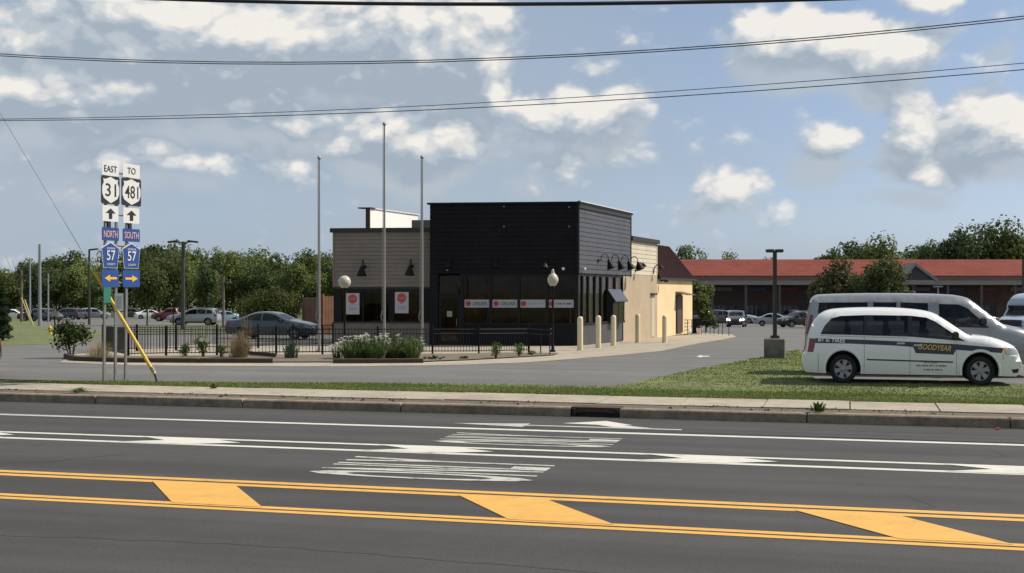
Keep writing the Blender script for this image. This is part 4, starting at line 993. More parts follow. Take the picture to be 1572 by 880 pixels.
# crumpled red can in the gutter
p = on_z(1531, 660, .0); mb = MB(); mb.lathe([(.012, -.034), (.019, -.03), (.015, -.01), (.02, .018), (.018, .032), (.012, .036)], p + Z3 * .02, ST3(1, .4), 8)
tag(obj('drink_can', mb, mat('can_red', (.55, .05, .06), .4, .3)), 'crumpled red drink can lying in the gutter', 'can')

# --- timber enclosure behind the hedge
M_CEDAR = mat('red_cedar', (.17, .075, .045), .85, var=.25, vscale=2, stains=.2)
b = gy(495, 74); en = thing('timber_enclosure', 'reddish timber screen fence beside the tan wing', 'fence', b)
zt = at(495, 455, 74).z
def plank_run(p0, p1, n, z1):
    for k in range(n):
        a = p0.lerp(p1, (k + .04) / n); c = p0.lerp(p1, (k + .96) / n); m_ = MB(); d = (c - a); nn = Vector((d.y, -d.x, 0)).normalized() * .02
        z0 = -.6
        m_.prism([Vector((a.x, a.y, z0)), Vector((c.x, c.y, z0)), Vector((c.x, c.y, z1 + random.uniform(-.03, .03))), Vector((a.x, a.y, z1 + random.uniform(-.03, .03)))], nn); obj('plank', m_, M_CEDAR, en)
plank_run(gy(496, 74), gy(520, 75), 6, zt); plank_run(gy(464, 82), gy(495, 74.2), 14, zt - .1)
mb = MB(); mb.tube([gy(495, 74) + Z3 * 0, Vector((b.x, b.y, zt + .15))], .09, 6); obj('corner_post', mb, M_CEDAR, en)
# black bin and pail by the back door
b = gp(1067, 513.5); t_ = thing('trash_can', 'black wheeled trash can past the back door', 'trash can', b)
mb = MB(); mb.hexa([b + Vector(q) for q in ((-.24, -.27, .05), (.24, -.27, .05), (.24, .27, .05), (-.24, .27, .05), (-.3, -.34, .95), (.3, -.34, .95), (.3, .34, .95), (-.3, .34, .95))]); obj('bin', mb, M_BLACKMETAL, t_)
mb = MB(); mb.bevbox(b + Z3 * 1.0, (.66, .74, .09), .03); obj('lid', mb, M_BLACKMETAL, t_)
for k in (-1, 1): mb = MB(); mb.lathe([(.1, 0), (.1, .05)], b + Vector((.25 * k, .28, .1)), (1, 0, 0), 10); obj('wheel', mb, M_BLACKMETAL, t_)
b = gp(1073.5, 513.8); t_ = thing('pail', 'white plastic pail beside the black trash can', 'pail', b)
mb = MB(); mb.lathe([(.15, 0), (.18, .36), (.19, .36), (.19, .4), (.17, .4), (.14, .03)], b, (0, 0, 1), 14); obj('bucket', mb, M_WHITE, t_, True)
mb = MB(); mb.tube([b + Vector((.18 * cos(q), 0, .38 + .13 * sin(q))) for q in [pi * k / 8 for k in range(9)]], .008, 4); obj('handle', mb, M_STEEL, t_)
b = gp(1056, 514); t_ = thing('refuse_sack', 'white refuse sack slumped against the yellow wall', 'sack', b)
mb = MB(); mb.lathe([(.25, 0), (.34, .12), (.33, .35), (.2, .55), (.06, .64), (.09, .7)], b + Vector((-.1, .1, 0)), (0.05, 0, 1), 11); obj('sack', mb, M_WHITE, t_, True)

# ================================================================== STRIP MALL
Ym = 165.0
def mz(py, Y=Ym): return H - (py - HY) / F * Y
def mx_(px, Y=Ym): return (px - CX) / F * Y
ml = thing('strip_mall', 'long low strip mall with a red shingle roof and dark covered walk', 'building', gy(1300, Ym))
x0, x1 = mx_(1040), mx_(1610); zg = G(mx_(1300), Ym) - .4
M_SHING = mat('red_shingles', (.20, .056, .042), .9, spec=.1, var=.10, vscale=1.5, stains=.12)
M_FASC = mat('mall_fascia', (.26, .235, .205), .7, var=.08, vscale=.8); M_SHOP = mat('mall_brick', (.075, .045, .038), .85, var=.25, vscale=1.2); M_SOFF = mat('mall_soffit', (.16, .14, .125), .8)
ze, zr, Yr = mz(424), mz(399, 174), 174.0
mb = MB(); mb.hexa([Vector((x0, Ym, ze - .12)), Vector((x1, Ym, ze - .12)), Vector((x1, Yr + 14, ze - .12)), Vector((x0, Yr + 14, ze - .12)), Vector((x0, Ym, ze)), Vector((x1, Ym, ze)), Vector((x1, Yr + 14, ze)), Vector((x0, Yr + 14, ze))])
obj('roof_deck', mb, M_SOFF, ml)
# shingle courses
nc = 9
roof = None
for k in range(nc):
    f0, f1 = k / nc, (k + 1) / nc
    ya, za = Ym - .15 + (Yr - Ym) * f0, ze + .02 + (zr - ze) * f0; yb, zb = Ym - .15 + (Yr - Ym) * f1, ze + .02 + (zr - ze) * f1
    mb = MB(); mb.hexa([Vector((x0, ya, za)), Vector((x1, ya, za)), Vector((x1, yb, zb)), Vector((x0, yb, zb)), Vector((x0, ya, za + .045)), Vector((x1, ya, za + .045)), Vector((x1, yb, zb + .03)), Vector((x0, yb, zb + .03))])
    o = obj('shingle_course', mb, M_SHING, ml)
mb = MB(); mb.hexa([Vector((x0, Yr - .2, zr - .1)), Vector((x1, Yr - .2, zr - .1)), Vector((x1, Yr + 14, ze)), Vector((x0, Yr + 14, ze)), Vector((x0, Yr - .2, zr + .05)), Vector((x1, Yr - .2, zr + .05)), Vector((x1, Yr + 14, ze + .1)), Vector((x0, Yr + 14, ze + .1))]); obj('rear_roof', mb, M_SHING, ml)
zf1, zf0 = mz(430), mz(437.5)
mb = MB(); mb.box(((x0 + x1) / 2, Ym + .1, (ze - .12 + zf1) / 2), (x1 - x0, .2, ze - .12 - zf1)); obj('gutter_board', mb, mat('mall_gutter', (.20, .10, .085), .7), ml)
mb = MB(); mb.box(((x0 + x1) / 2, Ym + .25, (zf1 + zf0) / 2), (x1 - x0, .3, zf1 - zf0 - .004)); obj('fascia', mb, M_FASC, ml)
mb = MB(); mb.box(((x0 + x1) / 2, Ym + 2.2, zf0 + .15), (x1 - x0, 3.6, .1)); obj('soffit', mb, M_SOFF, ml)
mb = MB(); mb.box(((x0 + x1) / 2, Ym + 4.2, (zg + ze) / 2 - .2), (x1 - x0, .3, ze - zg - .4)); obj('shop_wall', mb, M_SHOP, ml)
mb = MB(); mb.box(((x0 + x1) / 2, Ym + 2, zg + .3), (x1 - x0, 5, .4)); obj('covered_walk', mb, M_CONC, ml)
n = 11; M_SHOPG = glassmat('shop_glass', (.25, .26, .28), .8); M_SIGN = [mat('shop_sign_red', (.16, .03, .03), .6), mat('shop_sign_grey', (.13, .13, .14), .6), mat('shop_sign_blue', (.04, .06, .12), .6)]
for k in range(n):
    xa = x0 + (x1 - x0) * k / n; w = (x1 - x0) / n
    mb = MB(); mb.box((xa + .2, Ym + .5, (zg + zf0) / 2 + .2), (.3, .3, zf0 - zg - .3)); obj('column', mb, mat('mall_column', (.10, .085, .075), .8), ml)
    mb = MB(); mb.box((xa + w * .38, Ym + 4.02, zg + 1.75), (w * .5, .06, 1.9)); wi = obj('shop_window', mb, mat('shop_inside', (.03, .032, .036), .15), ml)
    for j in (.25, .5, .75):
        mb = MB(); mb.box((xa + w * (.13 + .5 * j), Ym + 3.98, zg + 1.75), (.08, .05, 1.9)); obj('mullion', mb, M_FASC, wi)
    mb = MB(); mb.box((xa + w * .78, Ym + 4.0, zg + 1.6), (1.1, .08, 2.2)); obj('shop_door', mb, mat('shop_inside', (.03, .032, .036), .15), ml)
    mb = MB(); mb.box((xa + w * .5, Ym + 3.95, zf0 - .55), (w * .55, .12, .5)); obj('shop_sign', mb, M_SIGN[k % 3], ml)
# gable over the walk
xg0, xg1, xgc = mx_(1388, 163.5), mx_(1436, 163.5), mx_(1405, 163.5); zg0, zgt = mz(430, 163.5), mz(404.5, 163.5)
mb = MB(); mb.prism([Vector((xg0 + .2, 163.7, zg0)), Vector((xg1 - .2, 163.7, zg0)), Vector((xgc, 163.7, zgt - .3))], (0, 3, 0)); gb_ = obj('gable', mb, mat('gable_dark', (.045, .047, .055), .7), ml)
for (a, c) in (((xg0 - .2, zg0), (xgc, zgt)), ((xgc, zgt), (xg1 + .3, zg0))):
    mb = MB(); mb.prism([Vector((a[0], 163.4, a[1] - .3)), Vector((c[0], 163.4, c[1] - .3)), Vector((c[0], 163.4, c[1] + .12)), Vector((a[0], 163.4, a[1] + .12))], (0, 3.6, 0)); obj('barge_board', mb, M_FASC, gb_)
mb = MB(); mb.box(((xg0 + xg1) / 2, 163.8, zg0 - .3), (xg1 - xg0 + .4, .5, .6)); obj('gable_beam', mb, M_FASC, gb_)
# ================================================================== VEHICLES
M_CARGLASS = glassmat('car_glass', (.36, .39, .38), .9); M_TYRE = mat('tyre', (.012, .012, .012), .8); M_RIM = mat('wheel_silver', (.30, .30, .31), .4, .5)
M_PLASTIC = mat('black_plastic', (.015, .015, .016), .55); M_UNDER = mat('underbody', (.008, .008, .008), .9); M_TAIL = mat('tail_lens', (.18, .012, .015), .2, coat=.5); M_HEAD = mat('head_lens', (.26, .27, .29), .08, coat=1.0); M_AMBER = mat('amber_lens', (.75, .30, .03), .2, coat=.5)
M_SEAT = mat('seat_cloth', (.05, .052, .055), .9); M_CHROME = mat('chrome', (.6, .6, .6), .15, 1.0); M_LIT = mat('lit_headlamp', (1.0, .86, .55), .3, emit=6.0)
def paint(name, col, metal=.2, rough=.28): return mat('paint_' + name, col, rough, metal, coat=.7)

def arc(cx, cz, r, zb, n=12):
    """arch points from rear to front along the sill line (bottom edge, going forward)"""
    if r <= abs(zb - cz): a0 = 0
    a = math.asin(max(-1, min(1, (zb - cz) / r))); pts = []
    for k in range(n + 1):
        q = (pi - a) + (a - (pi - a)) * k / n; pts.append((cx + r * cos(q), cz + r * sin(q)))
    return pts

def resample(P, d):
    out = [P[0]]
    for a, b in zip(P, P[1:]):
        n = max(1, int(math.hypot(b[0] - a[0], b[1] - a[1]) / d))
        for k in range(1, n + 1): out.append((a[0] + (b[0] - a[0]) * k / n, a[1] + (b[1] - a[1]) * k / n))
    return out

def smooth_prof(P, it=1):
    for _ in range(it):
        Q = [P[0]]
        for a, b in zip(P, P[1:]): Q += [(a[0] * .75 + b[0] * .25, a[1] * .75 + b[1] * .25), (a[0] * .25 + b[0] * .75, a[1] * .25 + b[1] * .75)]
        Q.append(P[-1]); P = Q
    return P

def build_car(root, sp, pm, grid=.14):
    """sp: spec dict with prof (rear bottom over the roof to front bottom), W half width, belt, roof, regions, wheels"""
    prof = sp['prof']; Lc = sp['L']; Wh = sp['W']; belt = sp['belt']; roofz = sp['roofz']; inset = sp.get('tumble', .20); xs = Lc / 2
    sill = sp['sill']
    tops = smooth_prof(prof, sp.get('sm', 2))
    def ztop(x):
        z = 0
        for a, b in zip(tops, tops[1:]):
            if min(a[0], b[0]) - 1e-6 <= x <= max(a[0], b[0]) + 1e-6:
                f = (x - a[0]) / (b[0] - a[0]) if abs(b[0] - a[0]) > 1e-6 else 1; z = max(z, a[1] + (b[1] - a[1]) * f)
        return z
    def yw(x, z):
        e = .10 * max(0, (.55 - x) / .55) ** 2 + sp.get('nose', .20) * max(0, (x - (Lc - .8)) / .8) ** 2
        tb = 0.0
        if z > belt: tb = inset * ((z - belt) / (roofz - belt)) ** 1.25
        if z < .5: tb += .05 * ((.5 - z) / .3) ** 2 * .6
        tb += .018 * math.cos(min(1, max(0, (z - sill) / (belt - sill))) * pi * 2) * .5
        dd = ztop(x) - z; sr = .17
        if dd < sr and .25 < x < Lc - .02: tb += .115 * (1 - max(dd, 0) / sr) ** 2
        return Wh * (1 - e) - tb * 1.0
    top = smooth_prof(prof, sp.get('sm', 2))
    bot = []
    xw0, xw1 = sp['wx']; R = sp['ar']; wr = sp['wr']
    b0 = arc(xw0, wr, R, sill); b1 = arc(xw1, wr, R, sill)
    outline = [(x, z) for x, z in resample(top, .12)] + [(x, z) for x, z in resample([(top[-1][0], top[-1][1])] + b1[::-1] + b0[::-1] + [top[0]], .14)][1:-1]
    V = [Vector(p) for p in outline]; faces = [list(range(len(V)))]; names = [None]
    for nm, poly in sp['regions']:
        P = resample(poly + [poly[0]], .12)[:-1]; faces.append(list(range(len(V), len(V) + len(P)))); V += [Vector(p) for p in P]; names.append(nm)
    x = .07
    rr = random.Random(1)
    while x < Lc:
        z = .2
        while z < roofz: V.append(Vector((x + rr.uniform(-.01, .01), z + rr.uniform(-.01, .01)))); z += grid
        x += grid
    for fc in faces:
        if sum(V[a].x * V[b].y - V[b].x * V[a].y for a, b in zip(fc, fc[1:] + fc[:1])) < 0: fc.reverse()
    r = delaunay_2d_cdt(V, [], faces, 0, 1e-4)
    regs = {}
    for f, of in zip(r[2], r[5]):
        if 0 in of: regs.setdefault(max(of), []).append(f)
    body = MB()
    parts = {}
    for side in (1, -1):
        for ri, fl in regs.items():
            nm = names[ri]
            mb = body if nm is None else parts.setdefault((ri, side), MB())
            idx = {}
            dy = 0 if (nm is None) else (-.012 if 'window' in nm else (.0 if nm in ('stripe',) else .0))
            for f in fl:
                ff = []
                for i in f:
                    if i not in idx:
                        q = r[0][i]; idx[i] = len(mb.v); mb.v.append((q.x - xs, -side * (yw(q.x, q.y) + dy), q.y))
                    ff.append(idx[i])
                a, b, c = [r[0][i] for i in f[:3]]
                if ((b.x - a.x) * (c.y - a.y) - (b.y - a.y) * (c.x - a.x) > 0) != (side > 0): ff.reverse()
                mb.f.append(tuple(ff))
    # top skin
    tp = resample(top, .12); FR = (-1, -.96, -.88, -.72, -.4, 0, .4, .72, .88, .96, 1); crown = sp.get('crown', .05)
    gl = {}
    def nrm(i):
        a = tp[max(i - 1, 0)]; b = tp[min(i + 1, len(tp) - 1)]; dx, dz = b[0] - a[0], b[1] - a[1]; l = math.hypot(dx, dz) or 1; return (-dz / l, dx / l)
    grid_pts = []
    for i, (x, z) in enumerate(tp):
        nx, nz = nrm(i); w = yw(x, z); row = []
        for f in FR:
            o = crown * (1 - abs(f) ** 5); row.append((x + nx * o - xs, f * w, z + nz * o))
        grid_pts.append(row)
    ranges = sp['top']   # list of (name, x0, x1, z0, z1)
    def which(i, j):
        x = (tp[i][0] + tp[i + 1][0]) / 2; z = (tp[i][1] + tp[i + 1][1]) / 2; fm = abs((FR[j] + FR[j + 1]) / 2)
        for (nm, xa, xb, za, zb, fa, fb) in ranges:
            if xa <= x <= xb and za <= z <= zb and fa <= fm <= fb: return nm
        return None
    tparts = {}
    for i in range(len(tp) - 1):
        for j in range(len(FR) - 1):
            nm = which(i, j)
            key = nm if nm not in ('headlight', 'taillight', 'tail_panel', 'amber') else (nm, 1 if FR[j] + FR[j + 1] > 0 else -1)
            mb = body if nm is None else tparts.setdefault(key, MB())
            mb.add([grid_pts[i][j], grid_pts[i][j + 1], grid_pts[i + 1][j + 1], grid_pts[i + 1][j]], [(0, 3, 2, 1)])
    bo = obj('body', body, pm, root, 'all', abs_=False)
    # weld the shell so that shading runs on over the seams
    bm = bmesh.new(); bm.from_mesh(bo.data); bmesh.ops.remove_doubles(bm, verts=bm.verts, dist=.002); bm.to_mesh(bo.data); bm.free()
    bo.data.set_sharp_from_angle(angle=radians(50))
    mm = {'side_window': M_CARGLASS, 'windshield': M_CARGLASS, 'rear_window': M_CARGLASS, 'headlight': sp.get('headmat', M_HEAD), 'taillight': M_TAIL, 'amber': M_AMBER, 'grille': M_PLASTIC, 'trim': M_PLASTIC,
          'stripe': sp.get('stripe', M_PLASTIC), 'bumper': M_PLASTIC, 'turn_lens': M_AMBER, 'fog_opening': M_PLASTIC, 'cladding': M_PLASTIC, 'molding': mat('dark_molding', (.03, .03, .032), .5), 'quarter_shade': pm}
    for (ri, side), mb in parts.items():
        nm = names[ri]; obj(nm, mb, mm[nm], root, 'all', abs_=False)
    for key, mb in tparts.items():
        nm = key if isinstance(key, str) else key[0]; o = obj(nm, mb, mm[nm], root, 'all', abs_=False)
        bm = bmesh.new(); bm.from_mesh(o.data); bmesh.ops.remove_doubles(bm, verts=bm.verts, dist=.002); bm.to_mesh(o.data); bm.free()
    # underbody and wheel wells
    mb = MB(); mb.box((0, 0, .38), (Lc - .9, Wh * 1.55, .26)); mb.box((xw0 - xs, 0, .48), (R * 2.0, Wh * 1.45, .42)); mb.box((xw1 - xs, 0, .48), (R * 2.0, Wh * 1.45, .42)); obj('underbody', mb, M_UNDER, root, abs_=False)
    # wheels
    for xw in (xw0, xw1):
        for sd_ in (1, -1):
            c = Vector((xw - xs, -sd_ * (Wh - .13), wr)); ax = (0, -sd_, 0)
            mb = MB(); mb.lathe([(wr * .62, -.10), (wr * .9, -.11), (wr * .985, -.08), (wr, -.04), (wr, .04), (wr * .985, .08), (wr * .9, .105), (wr * .66, .10), (wr * .62, .07)], c, ax, 24); wh = obj('wheel', mb, M_TYRE, root, 'all', abs_=False)
            mb = MB(); rr_ = wr * .64; mb.lathe([(rr_, .06), (rr_, .085), (rr_ * .93, .085), (rr_ * .9, .03), (rr_ * .2, .02)], c, ax, 24)
            e1 = Vector((1, 0, 0)); e2 = Vector((0, 0, 1)); axv = Vector(ax)
            for k in range(sp.get('spokes', 6)):
                q = 2 * pi * k / sp.get('spokes', 6) + .26; d = e1 * cos(q) + e2 * sin(q); pd = -e1 * sin(q) + e2 * cos(q)
                mb.prism([c + axv * .055 + d * rr_ * .15 - pd * rr_ * .16, c + axv * .055 + d * rr_ * .15 + pd * rr_ * .16, c + axv * .06 + d * rr_ * .93 + pd * rr_ * .27, c + axv * .06 + d * rr_ * .93 - pd * rr_ * .27], axv * .025)
            mb.lathe([(rr_ * .30, .05), (rr_ * .30, .095), (rr_ * .2, .105)], c, ax, 16)
            obj('rim', mb, M_RIM, wh, abs_=False)
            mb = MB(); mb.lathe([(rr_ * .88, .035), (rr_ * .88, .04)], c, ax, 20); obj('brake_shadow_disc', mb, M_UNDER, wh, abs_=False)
    # mirrors, handles, seats
    mxp, mzp = sp['mirror']
    for sd_ in (1, -1):
        y = yw(mxp, mzp) + .10; mb = MB(); mb.bevbox((mxp - xs, -sd_ * y, mzp + .02), (.13, .20, .17), .04); mb.box((mxp - xs + .03, -sd_ * (y - .12), mzp - .03), (.07, .14, .05)); obj('mirror', mb, sp.get('mirmat', M_PLASTIC), root, True, abs_=False)
        for (hx, hz) in sp.get('handles', ()):
            yy = yw(hx, hz) + .012; mb = MB(); mb.bevbox((hx - xs, -sd_ * yy, hz), (.19, .035, .035), .008); obj('door_handle', mb, sp.get('handmat', pm), root, abs_=False)
    for (sx, hh) in sp.get('seats', ()):
        for sy in (-.38, .38):
            mb = MB(); mb.bevbox((sx - xs - .05, sy, hh - .28), (.16, .5, .6), .05); mb.bevbox((sx - xs - .07, sy, hh + .1), (.1, .26, .2), .03); mb.bevbox((sx - xs + .2, sy, hh - .62), (.5, .5, .18), .04); obj('seat', mb, M_SEAT, root, abs_=False)
    return yw

def zz3(pts, x0, sc, g0, gs):
    """zoomed photo coordinates of a side view -> metres"""
    return [((zx - x0) / sc, (g0 + (zx - 440) * gs - zy) / sc) for zx, zy in pts]
q3 = lambda P: zz3(P, 180, 263.5, 652, .0235)
VAN = dict(L=5.15, W=.975, belt=1.10, roofz=1.72, sill=.23, wx=(.995, 4.19), ar=.42, wr=.335, tumble=.17, crown=.04, nose=.20, spokes=6,
    prof=[(.10, .25), (.02, .36), (.0, .52), (.03, .66), (.10, .70), (.13, 1.0), (.22, 1.31), (.36, 1.50), (.55, 1.62), (.80, 1.665), (1.3, 1.69), (2.0, 1.695), (2.5, 1.675), (2.95, 1.63), (3.2, 1.56), (3.5, 1.38), (3.93, 1.10), (4.05, 1.085), (4.4, 1.05), (4.75, .965), (4.98, .86), (5.07, .75), (5.12, .6), (5.15, .45), (5.12, .30), (5.0, .22)],
    regions=[('stripe', q3([(262, 377), (560, 390), (880, 408), (1140, 424), (1425, 452), (1412, 480), (1138, 458), (1122, 486), (893, 474), (877, 438), (770, 428), (480, 412), (268, 406)])),
             ('side_window', q3([(298, 353), (325, 302), (368, 260), (425, 246), (575, 244), (575, 364)])),
             ('side_window', q3([(592, 244), (700, 247), (845, 252), (845, 376), (592, 365)])),
             ('side_window', q3([(872, 254), (960, 266), (1012, 289), (1098, 346), (1192, 408), (872, 378)])),
             ('trim', q3([(575, 244), (592, 244), (592, 365), (575, 364)])), ('trim', q3([(845, 252), (872, 254), (872, 378), (845, 376)])),
             ('molding', q3([(590, 504), (1120, 525), (1120, 534), (590, 513)])),
             ('taillight', q3([(228, 376), (272, 380), (252, 461), (215, 459)])),
             ('headlight', q3([(1448, 449), (1492, 456), (1518, 480), (1512, 494), (1450, 498), (1440, 475)])), ('turn_lens', q3([(1420, 450), (1446, 449), (1438, 475), (1448, 497), (1432, 490)])),
             ('fog_opening', q3([(1470, 578), (1518, 574), (1512, 598), (1484, 600)]))],
    top=[('windshield', 3.22, 3.94, 1.0, 1.6, 0, .9), ('rear_window', .12, .40, 1.02, 1.5, 0, .86), ('taillight', .08, .2, .72, 1.02, .85, 1), ('grille', 4.95, 5.2, .52, .72, 0, .62), ('headlight', 4.85, 5.15, .66, .88, .68, .97), ('grille', 5.0, 5.2, .3, .42, 0, .5)],
    mirror=(3.62, 1.11), handles=((2.36, .93),), seats=((1.15, 1.25), (2.1, 1.25), (3.0, 1.25)), handmat=M_CHROME)
GREY = dict(L=5.7, W=1.0, belt=1.28, roofz=2.06, sill=.32, wx=(1.0, 4.5), ar=.43, wr=.37, tumble=.16, crown=.05, nose=.16, spokes=8, sm=1,
    prof=[(.12, .35), (.0, .40), (.0, .62), (.06, .66), (.08, 1.2), (.18, 1.8), (.26, 1.98), (.42, 2.03), (2.0, 2.06), (3.6, 2.03), (3.98, 1.96), (4.12, 1.88), (4.45, 1.60), (4.82, 1.30), (4.95, 1.26), (5.3, 1.18), (5.56, 1.06), (5.64, .95), (5.68, .7), (5.70, .5), (5.66, .38)],
    regions=[('side_window', [(.36, 1.40), (.40, 1.86), (1.60, 1.87), (1.60, 1.40)]), ('side_window', [(1.74, 1.40), (1.74, 1.87), (2.30, 1.87), (2.30, 1.40)]), ('side_window', [(2.40, 1.40), (2.40, 1.87), (3.06, 1.85), (3.06, 1.40)]),
             ('side_window', [(3.32, 1.26), (3.32, 1.83), (3.78, 1.82), (4.0, 1.72), (4.50, 1.24)]), ('taillight', [(.08, 1.05), (.20, 1.05), (.26, 1.55), (.18, 1.55)]), ('trim', [(5.36, .82), (5.62, .82), (5.58, 1.0), (5.36, 1.02)]), ('turn_lens', [(5.40, .68), (5.66, .68), (5.63, .80), (5.38, .80)])],
    top=[('windshield', 4.06, 4.84, 1.28, 1.95, 0, .9), ('rear_window', .05, .25, 1.2, 1.8, 0, .8), ('taillight', .05, .2, 1.0, 1.5, .9, 1), ('grille', 5.5, 5.75, .66, 1.02, 0, .97)],
    mirror=(4.35, 1.40), handles=((3.42, 1.12),), seats=((3.7, 1.5), (2.6, 1.5)), mirmat=M_PLASTIC)
HIGH = dict(GREY); HIGH.update(roofz=2.75, tumble=.22, prof=[(.12, .35), (.0, .40), (.0, .62), (.06, .66), (.08, 1.2), (.12, 2.2), (.25, 2.6), (.6, 2.72), (2.5, 2.74), (3.7, 2.66), (4.2, 2.40), (4.38, 2.10), (4.30, 1.92), (4.45, 1.66), (4.82, 1.30), (4.95, 1.26), (5.3, 1.18), (5.56, 1.06), (5.64, .95), (5.68, .7), (5.70, .5), (5.66, .38)],
    top=[('windshield', 4.2, 4.84, 1.28, 1.92, 0, .9), ('grille', 5.5, 5.75, .66, 1.02, 0, .97)])
SEDAN = dict(L=4.85, W=.92, belt=.95, roofz=1.44, sill=.22, wx=(.95, 3.85), ar=.37, wr=.32, tumble=.22, crown=.04, spokes=5,
    prof=[(.10, .28), (.0, .40), (.0, .62), (.04, .90), (.12, .99), (.55, 1.02), (.80, 1.06), (1.35, 1.34), (1.75, 1.42), (2.3, 1.43), (2.75, 1.36), (3.1, 1.20), (3.55, .97), (4.2, .88), (4.62, .76), (4.8, .62), (4.85, .45), (4.8, .28), (4.7, .22)],
    regions=[('side_window', [(1.0, 1.02), (1.40, 1.28), (1.72, 1.36), (2.02, 1.37), (2.02, .98)]), ('side_window', [(2.10, .98), (2.10, 1.37), (2.35, 1.37), (2.75, 1.29), (3.35, .98)]), ('taillight', [(.04, .72), (.30, .74), (.32, .92), (.08, .92)]), ('headlight', [(4.35, .66), (4.72, .58), (4.70, .70), (4.40, .80)])],
    top=[('windshield', 2.85, 3.55, .98, 1.33, 0, .9), ('rear_window', .85, 1.45, 1.08, 1.38, 0, .88), ('taillight', .0, .1, .66, .92, .55, 1), ('headlight', 4.5, 4.85, .58, .76, .6, .96), ('grille', 4.6, 4.9, .4, .66, 0, .5)],
    mirror=(3.1, .98), handles=((1.95, .86), (2.95, .84)), seats=((2.6, 1.12),))
SUV = dict(L=4.6, W=.93, belt=1.06, roofz=1.68, sill=.28, wx=(.85, 3.65), ar=.41, wr=.36, tumble=.2, crown=.04, spokes=5,
    prof=[(.10, .34), (.0, .45), (.0, .68), (.06, 1.05), (.22, 1.38), (.40, 1.58), (.75, 1.65), (1.8, 1.68), (2.45, 1.63), (2.75, 1.52), (3.4, 1.11), (4.0, 1.02), (4.42, .88), (4.57, .70), (4.6, .5), (4.52, .32), (4.45, .28)],
    regions=[('side_window', [(.42, 1.14), (.52, 1.46), (1.0, 1.53), (1.0, 1.12)]), ('side_window', [(1.08, 1.12), (1.08, 1.54), (1.85, 1.55), (1.85, 1.10)]), ('side_window', [(1.93, 1.10), (1.93, 1.55), (2.35, 1.53), (2.65, 1.44), (3.18, 1.10)]), ('taillight', [(.06, .86), (.26, .88), (.30, 1.1), (.12, 1.1)]), ('headlight', [(4.05, .80), (4.46, .70), (4.40, .84), (4.10, .95)]),
             ('cladding', [(1.27, .29), (3.23, .29), (3.23, .40), (1.27, .40)])],
    top=[('windshield', 2.72, 3.42, 1.12, 1.56, 0, .9), ('rear_window', .08, .40, 1.1, 1.52, 0, .86), ('taillight', .0, .16, .82, 1.1, .75, 1), ('headlight', 4.3, 4.62, .66, .86, .62, .96), ('grille', 4.4, 4.65, .45, .82, 0, .55)],
    mirror=(2.95, 1.12), handles=((1.75, .98), (2.75, .96)), seats=((2.4, 1.3),))
PICK = dict(L=5.6, W=.97, belt=1.12, roofz=1.80, sill=.38, wx=(1.05, 4.55), ar=.44, wr=.39, tumble=.17, crown=.03, spokes=5, sm=1,
    prof=[(.08, .48), (.0, .52), (.0, .70), (.03, 1.08), (.10, 1.12), (1.0, 1.13), (1.95, 1.14), (2.02, 1.2), (2.20, 1.70), (2.40, 1.78), (3.1, 1.80), (3.45, 1.74), (3.6, 1.66), (4.10, 1.24), (4.3, 1.20), (5.0, 1.15), (5.4, 1.04), (5.55, .85), (5.6, .6), (5.52, .45), (5.4, .38)],
    regions=[('side_window', [(2.22, 1.22), (2.34, 1.62), (2.80, 1.68), (2.80, 1.20)]), ('side_window', [(2.90, 1.20), (2.90, 1.68), (3.42, 1.64), (3.90, 1.22)]), ('taillight', [(.03, .8), (.16, .8), (.16, 1.08), (.05, 1.08)]), ('headlight', [(5.15, .84), (5.46, .80), (5.42, 1.0), (5.18, 1.04)])],
    top=[('windshield', 3.56, 4.12, 1.24, 1.70, 0, .9), ('rear_window', 2.03, 2.24, 1.25, 1.68, 0, .8), ('headlight', 5.4, 5.62, .78, .98, .65, .97), ('grille', 5.4, 5.65, .6, 1.0, 0, .62)],
    mirror=(3.75, 1.22), handles=((2.72, 1.08), (3.75, 1.08)), seats=((3.0, 1.45),))

P_WHITE = paint('white', (.80, .80, .77), 0, .3); P_SILV = paint('silver', (.36, .37, .38), .5); P_GREYV = paint('grey_van', (.27, .275, .28), .35)
P_BLUE = paint('slate_blue', (.050, .068, .088), .4); P_BLACK = paint('black', (.012, .012, .014), .2); P_RED = paint('red', (.18, .018, .02), .2); P_NAVY = paint('navy', (.015, .02, .05), .3)
P_DGREY = paint('dark_grey', (.05, .052, .055), .4); P_PALE = paint('pale_green_silver', (.33, .36, .34), .4); P_MAR = paint('maroon', (.09, .018, .022), .3); P_LBLUE = paint('light_blue', (.22, .33, .40), .3); P_BLW = paint('bluish_white', (.40, .46, .53), .1)

HEAD = atan2(-ST, CT)                                   # heading of things standing along the road
# --- white minivan
vb = gp(1394, 586.5)
vroot = thing('minivan', 'white minivan with purple stripe lettering on its side, parked by the lawn', 'car', vb, HEAD)
VAN['stripe'] = mat('stripe_purple', (.014, .012, .036), .35, coat=.4)
vroot.scale = (.918, 1, 1)
ywv = build_car(vroot, VAN, P_WHITE, .12)
def on_side(txt, zx, zy, w, h, m, name, shear=.0, bold=.01, rise=0.0):
    (x, z), = q3([(zx, zy)]); c = Vector((x - VAN['L'] / 2, -ywv(x, z) - .006, z)); mb = text_mb(txt, c, (1, 0, rise), (0, .06, 1), w, h, .004, bold, shear)
    obj(name, mb, m, vroot, abs_=False)
on_side('#1 in TIRES', 368, 392, .66, .088, mat('van_letter_white', (.8, .8, .8), .5), 'side_lettering', .15, .02, -.045)
on_side('GOODYEAR', 1008, 442, .76, .125, mat('van_letter_yellow', (.66, .45, .06), .5), 'side_lettering', .35, .016, -.05)
